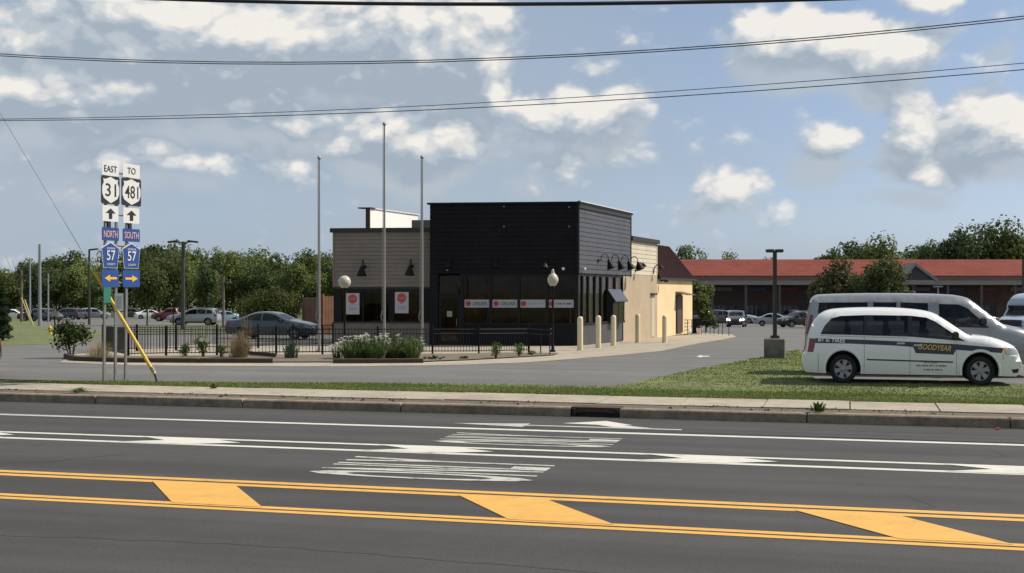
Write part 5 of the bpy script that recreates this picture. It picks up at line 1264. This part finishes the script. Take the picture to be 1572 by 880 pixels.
for (zx, zy, w) in ((985, 530, .32), (985, 549, .66), (995, 573, .40)):
    (x, z), = q3([(zx, zy)]); mb = MB(); rr = random.Random(zy); xx = x - w / 2
    while xx < x + w / 2:
        l = rr.choice((.02, .03, .025)); mb.box((xx + l / 2 - VAN['L'] / 2, -ywv(xx, z) - .004, z), (l, .004, .035)); xx += l + rr.choice((.008, .01, .03))
    obj('side_print', mb, mat('van_letter_grey', (.16, .17, .19), .6), vroot, abs_=False)
M_SEAM = mat('panel_gap', (.10, .10, .10), .8)
for (zx, ya, yb) in ((858, 603, 402), (1140, 600, 420), (575, 560, 372), (284, 580, 470), (1420, 520, 480)):
    (x, z0), (x2, z1) = q3([(zx, ya), (zx, yb)]); mb = MB(); n = 8
    mb.tube([(x - VAN['L'] / 2, -ywv(x, z0 + (z1 - z0) * k / n) + .002, z0 + (z1 - z0) * k / n) for k in range(n + 1)], .006, 4); obj('panel_gap', mb, M_SEAM, vroot, abs_=False)
(xa, za), (xb, zb2) = q3([(300, 362), (850, 384)]); mb = MB(); n = 12
mb.tube([(xa + (xb - xa) * k / n - VAN['L'] / 2, -ywv(xa + (xb - xa) * k / n, za + (zb2 - za) * k / n) + .001, za + (zb2 - za) * k / n) for k in range(n + 1)], .005, 4); obj('slider_track', mb, M_SEAM, vroot, abs_=False)
(xa, za), = q3([(905, 428)]); mb = MB(); mb.bevbox((xa - VAN['L'] / 2, -ywv(xa, za) - .012, za), (.19, .035, .035), .008); obj('door_handle', mb, M_CHROME, vroot, abs_=False)
# flared arches
for xw in VAN['wx']:
    mb = MB(); mb.tube([(xw - VAN['L'] / 2 + .45 * cos(q), -(ywv(xw, .6) + .0), VAN['wr'] + .45 * sin(q)) for q in [radians(-12 + 204 * k / 20) for k in range(21)]], .034, 6); obj('arch_flare', mb, P_WHITE, vroot, True, abs_=False)
# wiper cowl
mb = MB(); mb.box((3.98 - VAN['L'] / 2, 0, 1.12), (.10, 1.3, .03)); obj('wiper_cowl', mb, M_PLASTIC, vroot, abs_=False)
# --- grey passenger van
gb0 = gy(1238 + 5.7 / 2 * F / 32.0 * 1.0, 32.0)
groot = thing('passenger_van', 'silver grey passenger van parked right behind the white minivan', 'van', gb0, HEAD + radians(1.0)); build_car(groot, GREY, P_GREYV, .18)
# --- shuttle with a raised roof
sroot = thing('shuttle_van', 'bluish white raised-roof shuttle van at the right edge behind the grey van', 'van', gy(1583, 80), radians(222)); HIGH['headmat'] = M_HEAD; build_car(sroot, HIGH, P_BLW, .2)

# --- other cars: one built per kind, then copied
def far_car(proto, spec, name, label, loc, heading, pm, group=None):
    if proto.get('root') is None:
        r_ = thing(name, label, 'car', loc, heading, group); build_car(r_, spec, pm, .25); proto['root'] = r_
    else:
        r_ = copy_tree(proto['root']); r_.name = name; tag(r_, label, 'car')
        r_.location = loc; r_.rotation_euler = (0, 0, heading)
        if group: r_['group'] = group
        elif 'group' in r_: del r_['group']
        for ch in r_.children:
            if ch.name.split('.')[0] == 'body':
                ch.material_slots[0].link = 'OBJECT'; ch.material_slots[0].material = pm
    return r_
pS, pU, pP = {}, {}, {}
R_ = radians
far_car(pS, SEDAN, 'sedan', 'slate blue sedan parked behind the patio fence', gy(421, 66), R_(-10), P_BLUE)
far_car(pS, SEDAN, 'sedan', 'black car whose rear just enters at the left photo edge', ST3(-18.8 , 27.8, G(27.8)) + Vector((-4.98, 0, 0)) , R_(190), P_BLACK)
far_car(pU, SUV, 'suv', 'silver hatchback with bright rear window under the double lot light', gy(300, 118), R_(178), P_SILV)
far_car(pP, PICK, 'pickup_truck', 'red pickup truck left of the double lot light', gy(266, 165), R_(185), P_RED)
FAR = [(pS, SEDAN, 'sedan', 'light blue car at the right of the far left lot row', 338, 150, 215, P_LBLUE), (pU, SUV, 'suv', 'maroon car behind the silver hatchback', 297, 172, 200, P_MAR), (pU, SUV, 'suv', 'navy car between the maroon and light blue cars', 318, 165, 205, P_NAVY),
       (pS, SEDAN, 'sedan', 'white car seen through the gap right of the route signs', 231, 190, 20, P_WHITE), (pU, SUV, 'suv', 'silver car behind the single-headed lot light', 146, 185, 10, P_SILV), (pU, SUV, 'suv', 'dark car parked left of the single-headed lot light', 102, 178, 170, P_DGREY),
       (pS, SEDAN, 'sedan', 'black car beside the tall blue-grey pole', 57, 165, 15, P_BLACK), (pU, SUV, 'suv', 'grey car beside the thin grey pole', 72, 160, -30, P_DGREY), (pS, SEDAN, 'sedan', 'pale car at the far left beyond the wooden pole', 22, 185, 0, P_WHITE),
       (pS, SEDAN, 'sedan', 'silver car beside the red pickup', 286, 160, 190, P_SILV), (pU, SUV, 'suv', 'dark car deep in the lot left of the red pickup', 205, 195, 5, P_DGREY),
       (pP, PICK, 'pickup_truck', 'dark grey pickup left of the oncoming car by the mall', 1103, 146, 20, P_DGREY), (pU, SUV, 'suv', 'silver blue car parked before the dark shops', 1136, 158, -25, P_BLW), (pS, SEDAN, 'sedan', 'pale silver sedan right of the lot lamp pole', 1191, 138, -12, P_PALE),
       (pU, SUV, 'suv', 'black car nose to nose with the pale sedan', 1226, 128, 200, P_BLACK), (pP, PICK, 'pickup_truck', 'navy pickup behind the black car', 1215, 158, 15, P_NAVY), (pU, SUV, 'suv', 'dark car in front of the shops past the yellow wing', 1086, 160, 30, P_DGREY), (pS, SEDAN, 'sedan', 'dark maroon car right of the mall gable', 1502, 140, 185, P_MAR)]
for (pr, spc, nm, lab, px, Y, hd, pm) in FAR: far_car(pr, spc, nm, lab, gy(px, Y), R_(hd), pm, 'cars in the far parking lots')
# oncoming dark suv with lit lamps
ON = dict(SUV); ON['headmat'] = M_LIT; oroot = thing('suv', 'dark oncoming car with its headlights on near the mall', 'car', gy(1131, 128), R_(255)); build_car(oroot, ON, P_DGREY, .25)
# ================================================================== VEGETATION
def rand_dir(r):
    z = r.uniform(-1, 1); a = r.uniform(0, 2 * pi); s = sqrt(1 - z * z); return Vector((s * cos(a), s * sin(a), z))
def leaf_quad(mb, p, n, sz, r):
    n = n.normalized(); a = n.orthogonal().normalized(); b = n.cross(a); q = r.uniform(0, 2 * pi); u = a * cos(q) + b * sin(q); v = n.cross(u)
    l = sz * r.uniform(.7, 1.3); w = l * r.uniform(.55, .9)
    mb.add([p - u * l * .5, p + v * w * .5 + n * l * .08, p + u * l * .5, p - v * w * .5 + n * l * .08], [(0, 1, 2, 3)])
def lobes_crown(seed, cz, rx, rz, nl, n, leaf, lobe=(.28, .5), fill=.25, flat=1.0):
    r = random.Random(seed); L = []
    for k in range(nl):
        d = rand_dir(r) * r.uniform(.25, .80); lr = r.uniform(*lobe) * min(rx, rz) * (1.15 - .35 * d.length)
        c = Vector((d.x * rx, d.y * rx, cz + d.z * rz)); L.append((c, lr * r.uniform(.9, 1.3)))
    mb = MB(); tot = sum(q[1] ** 2 for q in L)
    for c, lr in L:
        m = int(n * lr * lr / tot)
        for _ in range(m):
            d = rand_dir(r); rad = lr * (r.uniform(.78, 1.08) if r.random() > fill else r.uniform(.2, .8)); rad *= 1 + .16 * sin(d.x * 7 + c.x * 3) * sin(d.y * 6 + c.y) 
            p = c + Vector((d.x * rad, d.y * rad, d.z * rad * .85 * flat))
            leaf_quad(mb, p, d + rand_dir(r) * .75 + Vector((0, 0, .25)), leaf, r)
    return mb, L
def tree_proto(name, seed, h, w, n, leaf, lm, trunk=.25, nl=16, lab='', cat='tree', rt=.2):
    mb, L = lobes_crown(seed, h * (1 + trunk) / 2, w / 2, h * (1 - trunk) / 2, nl, n, leaf)
    t_ = thing(name, lab, cat); obj('crown', mb, lm, t_, abs_=False)
    tm = MB(); tm.tube([(0, 0, -.5), (0, 0, .3), (.08, .05, h * .3), (0, .1, h * .62), (.05, 0, h * .85)], [rt * 1.5, rt, rt * .8, rt * .45, rt * .12], 8)
    for c, lr in L[:9]:
        z0 = min(h * .6, max(h * trunk * .8, c.z - lr - h * .08)); tm.tube([(0.03, 0.05, z0), Vector((c.x * .5, c.y * .5, (z0 + c.z) / 2 + .15)), c], [rt * .42, rt * .28, rt * .08], 5)
    obj('trunk', tm, M_BARK, t_, True, abs_=False); t_['h'] = h; t_['w'] = w
    return t_
PROT = [tree_proto('broadleaf_tree', 11, 12, 10, 4200, .50, M_LEAF[0]), tree_proto('broadleaf_tree', 12, 12, 9, 4000, .48, M_LEAF[1]), tree_proto('broadleaf_tree', 13, 12, 11, 4400, .52, M_LEAF[0], nl=20),
        tree_proto('broadleaf_tree', 14, 12, 9, 4000, .50, M_LEAF[2]), tree_proto('broadleaf_tree', 15, 12, 8, 3800, .46, M_LEAF[1], nl=13)]
used = set()
def put_tree(k, px, Y, ytop, wpx, label, group, rz=None, name=None, sink=0.0):
    b = gy(px, Y); hh = H - (ytop - HY) / F * Y - b.z
    if k in used: t_ = copy_tree(PROT[k]); t_.name = name or 'broadleaf_tree'
    else: t_ = PROT[k]; used.add(k)
    if name: t_.name = name
    s = hh / 12.0; sw = wpx / F * Y / PROT[k]['w']
    t_.location = b - Vector((0, 0, sink)); t_.scale = (sw, sw, s); t_.rotation_euler = (0, 0, random.uniform(0, 6.28) if rz is None else rz)
    tag(t_, label, 'tree', group); return t_
def interp(P, x):
    for (a, ya), (b, yb) in zip(P, P[1:]):
        if x <= b: return ya + (yb - ya) * (x - a) / (b - a)
    return P[-1][1]
TOPL = [(-60, 402), (0, 404), (30, 398), (60, 384), (90, 377), (125, 384), (160, 390), (200, 366), (235, 357), (270, 366), (300, 371), (340, 377), (380, 372), (410, 378), (440, 387), (465, 380), (500, 374), (560, 380)]
rt_ = random.Random(21); i = 0
for px in range(-30, 545, 27):
    x = px + rt_.uniform(-7, 7); put_tree((i * 2 + 1) % 5, x, rt_.uniform(238, 265), interp(TOPL, x) + rt_.uniform(-3, 9), rt_.uniform(62, 88), '%s tree from the left in the back row of the left wood' % ORD[i], 'back row of the left wood'); i += 1
i = 0
for px in range(-20, 540, 34):
    x = px + rt_.uniform(-9, 9); put_tree((i * 3) % 5, x, rt_.uniform(205, 230), interp(TOPL, x) + rt_.uniform(14, 34), rt_.uniform(58, 84), '%s tree from the left in the lower front row of the left wood' % ORD[i], 'front row of the left wood'); i += 1
# young trees on the lot islands
for k, (px, Y, yt, w, lab) in enumerate(((226, 112, 385, 66, 'island tree with bare trunk right of the route signs'), (266, 116, 392, 58, 'island tree just left of the double lot light'), (318, 118, 398, 52, 'island tree just right of the double lot light'), (160, 150, 410, 60, 'dark tree straight behind the route signs'))):
    put_tree((k * 2) % 5, px, Y, yt, w, lab, 'trees on the lot islands')
# trees behind and beside the mall
RT = [(1058, 235, 369, 62, 'round tree above the mall roof right beside the maroon mansard'), (1122, 250, 385, 40, 'low treetop over the mall left of the lot lamp'), (1158, 250, 387, 40, 'low treetop over the mall right behind the lot lamp'),
      (1186, 255, 392, 34, 'smallest treetop peeping over the mall ridge'), (1272, 235, 377, 50, 'first treetop of the right hand wood'), (1308, 240, 362, 62, 'second treetop of the right hand wood'), (1352, 238, 358, 66, 'third treetop of the right hand wood'), (1398, 242, 371, 56, 'fourth treetop of the right hand wood'),
      (1438, 240, 365, 60, 'fifth treetop of the right hand wood'), (1462, 225, 350, 66, 'sixth treetop of the right hand wood'), (1498, 222, 333, 74, 'tallest dark tree of the right hand wood'), (1545, 224, 334, 76, 'second tallest tree at the right photo edge'), (1590, 226, 340, 80, 'last tree at the right edge, half cut off'),
      (1325, 262, 372, 90, 'tree in the rear rank of the right hand wood, above the short lamp'), (1420, 262, 374, 90, 'tree in the rear rank of the right hand wood, above the gable'), (1530, 262, 352, 110, 'broad tree in the rear rank of the right hand wood')]
for k, (px, Y, yt, w, lab) in enumerate(RT): put_tree((k * 2 + 1) % 5, px, Y, yt, w * 1.3, lab, 'trees behind the mall')
M_BRN = leafmat('leaf_bronze', (.060, .062, .024), (.115, .115, .045)); M_OLV = leafmat('leaf_olive', (.055, .070, .022), (.120, .140, .046))
for (px, Y, yt, w, m_, seed, lab, nm) in ((1277, 120, 397, 90, M_BRN, 31, 'olive brown small tree in front of the mall, left of the short lamp', 'small_tree'), (1350, 118, 388, 140, M_OLV, 32, 'spreading olive green tree in front of the mall, right of the short lamp', 'small_tree')):
    b = gy(px, Y); ww = w / F * Y; hh = H - (yt - HY) / F * Y - b.z; t_ = tree_proto(nm, seed, hh, ww, 5600, .30, m_, trunk=.2, lab=lab, rt=.12); t_.location = b
    t_['group'] = 'small trees in front of the mall'
b = gy(1074, 92); t_ = tree_proto('leafy_shrub', 41, H - (408 - HY) / F * 92 - b.z, 2.6, 3200, .20, M_LEAF[2], trunk=.02, lab='green shrub tree behind the end of the yellow wing', cat='shrub', rt=.07); t_.location = b
b = gy(1084, 92); t_ = tree_proto('leafy_shrub', 42, 1.6, 2.2, 1500, .16, M_LEAF[2], trunk=.02, lab='low round bush at the foot of the shrub tree by the yellow wing', cat='shrub', rt=.05); t_.location = b
# wooded mass closing the view behind the left trees
def mass(name, label, px0, px1, Y, yt0, n, leaf, lm, seed):
    r = random.Random(seed); mb = MB()
    for _ in range(n):
        px = r.uniform(px0, px1); y = Y + r.uniform(-6, 6); b = gy(px, y); zt = H - (interp(yt0, px) + 8 - HY) / F * y
        z = b.z + (zt - b.z) * r.random() ** .8; z *= 1.0
        leaf_quad(mb, Vector((b.x, b.y, z)), rand_dir(r) + Vector((0, -.5, .4)), leaf, r)
    tag(obj(name, mb, lm), label, 'wood', kind='stuff')
mass('far_wood', 'dense dark wood closing the view behind the left trees', -120, 700, 285, [(a, y + 14) for a, y in TOPL], 32000, .8, M_LEAF[1], 5)
mass('far_wood', 'dense dark undergrowth closing the view behind the mall', 1240, 1640, 285, [(1240, 392), (1330, 380), (1440, 380), (1480, 356), (1640, 356)], 9000, .8, M_LEAF[1], 6)
# clipped hedge mass beyond the fence
b = gy(411, 82); mb, L = lobes_crown(51, 1.0, 2.2, 1.0, 22, 9000, .13, lobe=(.55, .8), fill=.15)
t_ = thing('hedge', 'rounded light green hedge behind the slate blue sedan', 'hedge', b); obj('foliage', mb, leafmat('leaf_hedge', (.070, .090, .018), (.140, .160, .045)), t_, abs_=False)
mb = MB()
for k in range(6): mb.tube([(-1.6 + .65 * k, 0, -.2), (-1.55 + .65 * k, .1, 1.2)], [.05, .02], 5)
obj('stem', mb, M_BARK, t_, abs_=False); t_.scale = (1, .8, (H - (447 - HY) / F * 82 - b.z) / 1.95)
# dark evergreen at the left edge
for (px, Y, yt, wpx, lab) in ((4, 62, 446, 34, 'dark evergreen shrub cut by the left photo edge'), (-16, 62, 440, 40, 'dark evergreen shrub just outside the left edge'), ):
    b = gy(px, Y); hh = H - (yt - HY) / F * Y - b.z; r = random.Random(px); mb = MB(); wr_ = wpx / F * Y / 2
    for _ in range(5200):
        f = r.random() ** .8; rad = wr_ * (1 - f) ** .55 * (.75 + .25 * sin(f * 34 + r.random() * 2)) * r.uniform(.72, 1.05); a = r.uniform(0, 2 * pi)
        leaf_quad(mb, Vector((rad * cos(a), rad * sin(a), .1 + f * hh)), Vector((cos(a), sin(a), .3)) + rand_dir(r) * .7, .10, r)
    t_ = thing('evergreen', lab, 'shrub', b, 0); obj('foliage', mb, leafmat('leaf_evergreen', (.012, .026, .010), (.030, .052, .018)), t_, abs_=False); mb = MB(); mb.tube([(0, 0, -.2), (0, 0, hh * .9)], [.09, .02], 6); obj('trunk', mb, M_BARK, t_, abs_=False)

# --- planting bed
bed = drape('planting_bed', pxpoly([(104, 552), (150, 556.2), (420, 557.5), (640, 557.2), (720, 554), (790, 550), (850, 546.5), (858, 543.5), (800, 543.2), (690, 544.8), (500, 546), (205, 548.5), (112, 547)]), .045, mat('mulch', (.15, .12, .085), .95, var=.35, vscale=9, bump=.8, bscale=30))
tag(bed, 'long mulch planting bed edged with dark timbers in front of the fence', 'planting bed')
M_TIMB = mat('edge_timber', (.055, .040, .028), .9, var=.3, vscale=4)
def timbers(pts, n):
    P = [gp(*p) for p in pts]; tot = [0]
    for a, b in zip(P, P[1:]): tot.append(tot[-1] + (b - a).length)
    def atl(d):
        for k in range(len(P) - 1):
            if d <= tot[k + 1]: return P[k].lerp(P[k + 1], (d - tot[k]) / (tot[k + 1] - tot[k]))
        return P[-1]
    for k in range(n):
        a, b = atl(tot[-1] * k / n), atl(tot[-1] * (k + .99) / n); d = (b - a); ax = d.normalized(); mb = MB()
        mb.bevbox((a + b) / 2 + Z3 * (.075 + random.uniform(-.008, .008)), (d.length, .14, .16), .02, ax, Vector((-ax.y, ax.x, 0))); obj('edge_timber', mb, M_TIMB, bed)
timbers([(101, 550.5), (106, 554), (150, 556.8), (250, 557.6), (420, 558)], 4); timbers([(511, 558.5), (560, 558.5), (650, 557.8)], 2)
mb = MB(); a, b = gp(380, 547), gp(424, 551); mb.box((a + b) / 2 + Z3 * .12, ((b - a).length, .12, .12), (b - a).normalized()); obj('edge_timber', mb, M_TIMB, bed)

def blades(seed, n, h, spread, w, arch=.5):
    """a mounded clump: blades stand up in the middle and lean and droop towards the rim"""
    r = random.Random(seed); mb = MB()
    for _ in range(n):
        f = sqrt(r.random()); a = r.uniform(0, 2 * pi); b0 = Vector((cos(a), sin(a), 0)) * spread * .30 * f
        out = Vector((cos(a + r.uniform(-.6, .6)), sin(a + r.uniform(-.6, .6)), 0)); hh = h * r.uniform(.55, 1.08) * (1.05 - .45 * f * f * min(1, arch + .3)); o = spread * (.06 + .30 * f) * (.5 + arch) * r.uniform(.4, 1.2)
        side = Vector((-out.y, out.x, 0)) * w * r.uniform(.7, 1.3); dr = hh * arch * r.uniform(.0, .45)
        p = [b0, b0 + out * o * .22 + Z3 * hh * .5, b0 + out * o * .6 + Z3 * hh * .9, b0 + out * o * 1.1 + Z3 * (hh * .97 - dr)]
        mb.add([p[0] - side, p[0] + side, p[1] + side * .95, p[1] - side * .95, p[2] + side * .7, p[2] - side * .7, p[3]], [(0, 1, 2, 3), (3, 2, 4, 5), (5, 4, 6)])
    return mb
M_LILY = leafmat('leaf_lily', (.055, .090, .026), (.115, .155, .055)); M_TAN = leafmat('leaf_straw', (.20, .15, .085), (.34, .26, .15)); M_BLG = leafmat('leaf_bluegreen', (.04, .07, .045), (.08, .12, .075)); M_PET = mat('petal_white', (.72, .72, .60), .6); M_SHR = leafmat('leaf_shrub', (.040, .066, .018), (.090, .125, .036))
def clump(name, label, px, py, hpx, wpx, m_, n=120, w=.009, arch=.5, flowers=0, seed=1, group=None):
    b = gp(px, py); k = b.y / F; t_ = thing(name, label, 'plant', b + Z3 * .03, 0, group); obj('leaves', blades(seed, n, hpx * k, wpx * k, w, arch), m_, t_, abs_=False)
    if flowers:
        r = random.Random(seed + 9)
        for i in range(flowers):
            xf = r.uniform(-.5, .5); p = Vector((xf * wpx * k, r.uniform(-.3, .3) * wpx * k, hpx * k * r.uniform(.72, 1.08) * (1 - 1.1 * xf * xf))); mb = MB()
            for j in range(6):
                a = j * pi / 3; d = Vector((cos(a), sin(a), .45)); s2 = Vector((-sin(a), cos(a), 0)); mb.add([p, p + d * .04 + s2 * .018, p + d * .085, p + d * .04 - s2 * .018], [(0, 1, 2, 3)])
            mb.tube([Vector((p.x * .6, p.y * .6, 0)), p], .004, 3); obj('flower', mb, M_PET, t_, abs_=False)
clump('lily_clump', 'small white flowering clump at the globe lamp foot', 518, 552, 22, 26, M_LILY, 70, flowers=16, seed=2)
clump('lily_clump', 'lily clump with many white blooms under the tall flagpole', 546, 553, 36, 56, M_LILY, 420, .011, arch=.9, flowers=30, seed=3)
clump('lily_clump', 'lily clump with white blooms between the two right flagpoles', 574, 553, 40, 56, M_LILY, 440, .011, arch=.9, flowers=34, seed=4)
clump('lily_clump', 'tall green lily clump with few blooms left of the third flagpole', 604, 552, 38, 50, M_LILY, 420, .011, arch=.9, flowers=9, seed=5)
clump('lily_clump', 'green lily clump touching the third flagpole', 630, 552, 36, 44, M_LILY, 380, .011, arch=.9, flowers=5, seed=6)
clump('grass_clump', 'straw coloured ornamental grass behind the fallen timber', 366, 551, 44, 44, M_TAN, 420, .006, .8, seed=7)
clump('plume_grass', 'tall narrow straw plumes behind the ornamental grass', 379, 545, 72, 22, M_TAN, 60, .005, .35, seed=8)
clump('iris_clump', 'blue green spiky plant at the end of the timber edge', 447, 552, 32, 34, M_BLG, 110, .011, .35, seed=9)
clump('grass_clump', 'dry brown low grass beside the leafy shrub', 152, 553, 30, 52, M_TAN, 300, .005, .7, seed=10)
clump('weed', 'broad green weed on the kerb below the lawn', 1256, 634, 17, 30, M_SHR, 46, .014, .7, seed=11)
clump('weed', 'low spreading weed on the kerb before the route signs', 123, 604, 8, 30, M_SHR, 60, .012, 1.0, seed=12)
clump('weed', 'tiny weed at the sidewalk edge right of the guy wire', 328, 598, 8, 20, M_SHR, 36, .01, .9, seed=13)
def shrub(name, label, px, py, hpx, wpx, n, leaf, m_, seed, white=0):
    b = gp(px, py); k = b.y / F; hh, ww = hpx * k, wpx * k; mb, L = lobes_crown(seed, hh * .55, ww / 2, hh * .46, 12, n, leaf, lobe=(.35, .6), fill=.4)
    t_ = thing(name, label, 'shrub', b); obj('foliage', mb, m_, t_, abs_=False); tm = MB()
    for c, lr in L[:8]: tm.tube([(c.x * .1, c.y * .1, -.05), (c.x * .5, c.y * .5, c.z * .6), c], [.02, .014, .005], 5)
    obj('stem', tm, M_BARK, t_, abs_=False)
    for j in range(white):
        p = L[j % len(L)][0] + Vector((.1, -.25, .12)); f_ = MB()
        for q in range(8):
            a = q * pi / 4; d = Vector((cos(a), -.4, sin(a))); s2 = Vector((-sin(a), 0, cos(a))); f_.add([p, p + d * .05 + s2 * .03, p + d * .1, p + d * .05 - s2 * .03], [(0, 1, 2, 3)])
        obj('flower', f_, M_PET, t_, abs_=False)
shrub('leafy_shrub', 'large leafy green shrub at the left end of the planting bed', 110, 550, 78, 58, 1900, .085, M_SHR, 61)
shrub('leafy_shrub', 'low bright green shrub before the left fence', 285, 549, 24, 22, 500, .05, leafmat('leaf_bright', (.06, .10, .02), (.12, .17, .045)), 62)
shrub('leafy_shrub', 'rose bush with white blooms before the left fence', 312, 550, 36, 32, 800, .055, M_SHR, 63, 3)
shrub('leafy_shrub', 'dark low shrub left of the ornamental grass', 340, 550, 24, 24, 500, .05, M_LEAF[1], 64)
shrub('leafy_shrub', 'wispy green shrub before the black dado', 762, 551.5, 30, 22, 460, .05, M_SHR, 65)
shrub('leafy_shrub', 'small bright shrub left of the corner handrail', 797, 548.5, 22, 20, 360, .05, leafmat('leaf_bright', (.06, .10, .02), (.12, .17, .045)), 66)
shrub('leafy_shrub', 'tiny dark plant at the foot of the corner handrail', 816, 547, 11, 14, 160, .04, M_LEAF[1], 67)
shrub('leafy_shrub', 'flat ground cover patch in the bed before the third flagpole', 668, 553.5, 8, 50, 420, .04, M_SHR, 68)
shrub('leafy_shrub', 'flat ground cover patch in the bed before the door', 712, 552.5, 6, 36, 300, .04, M_SHR, 69)
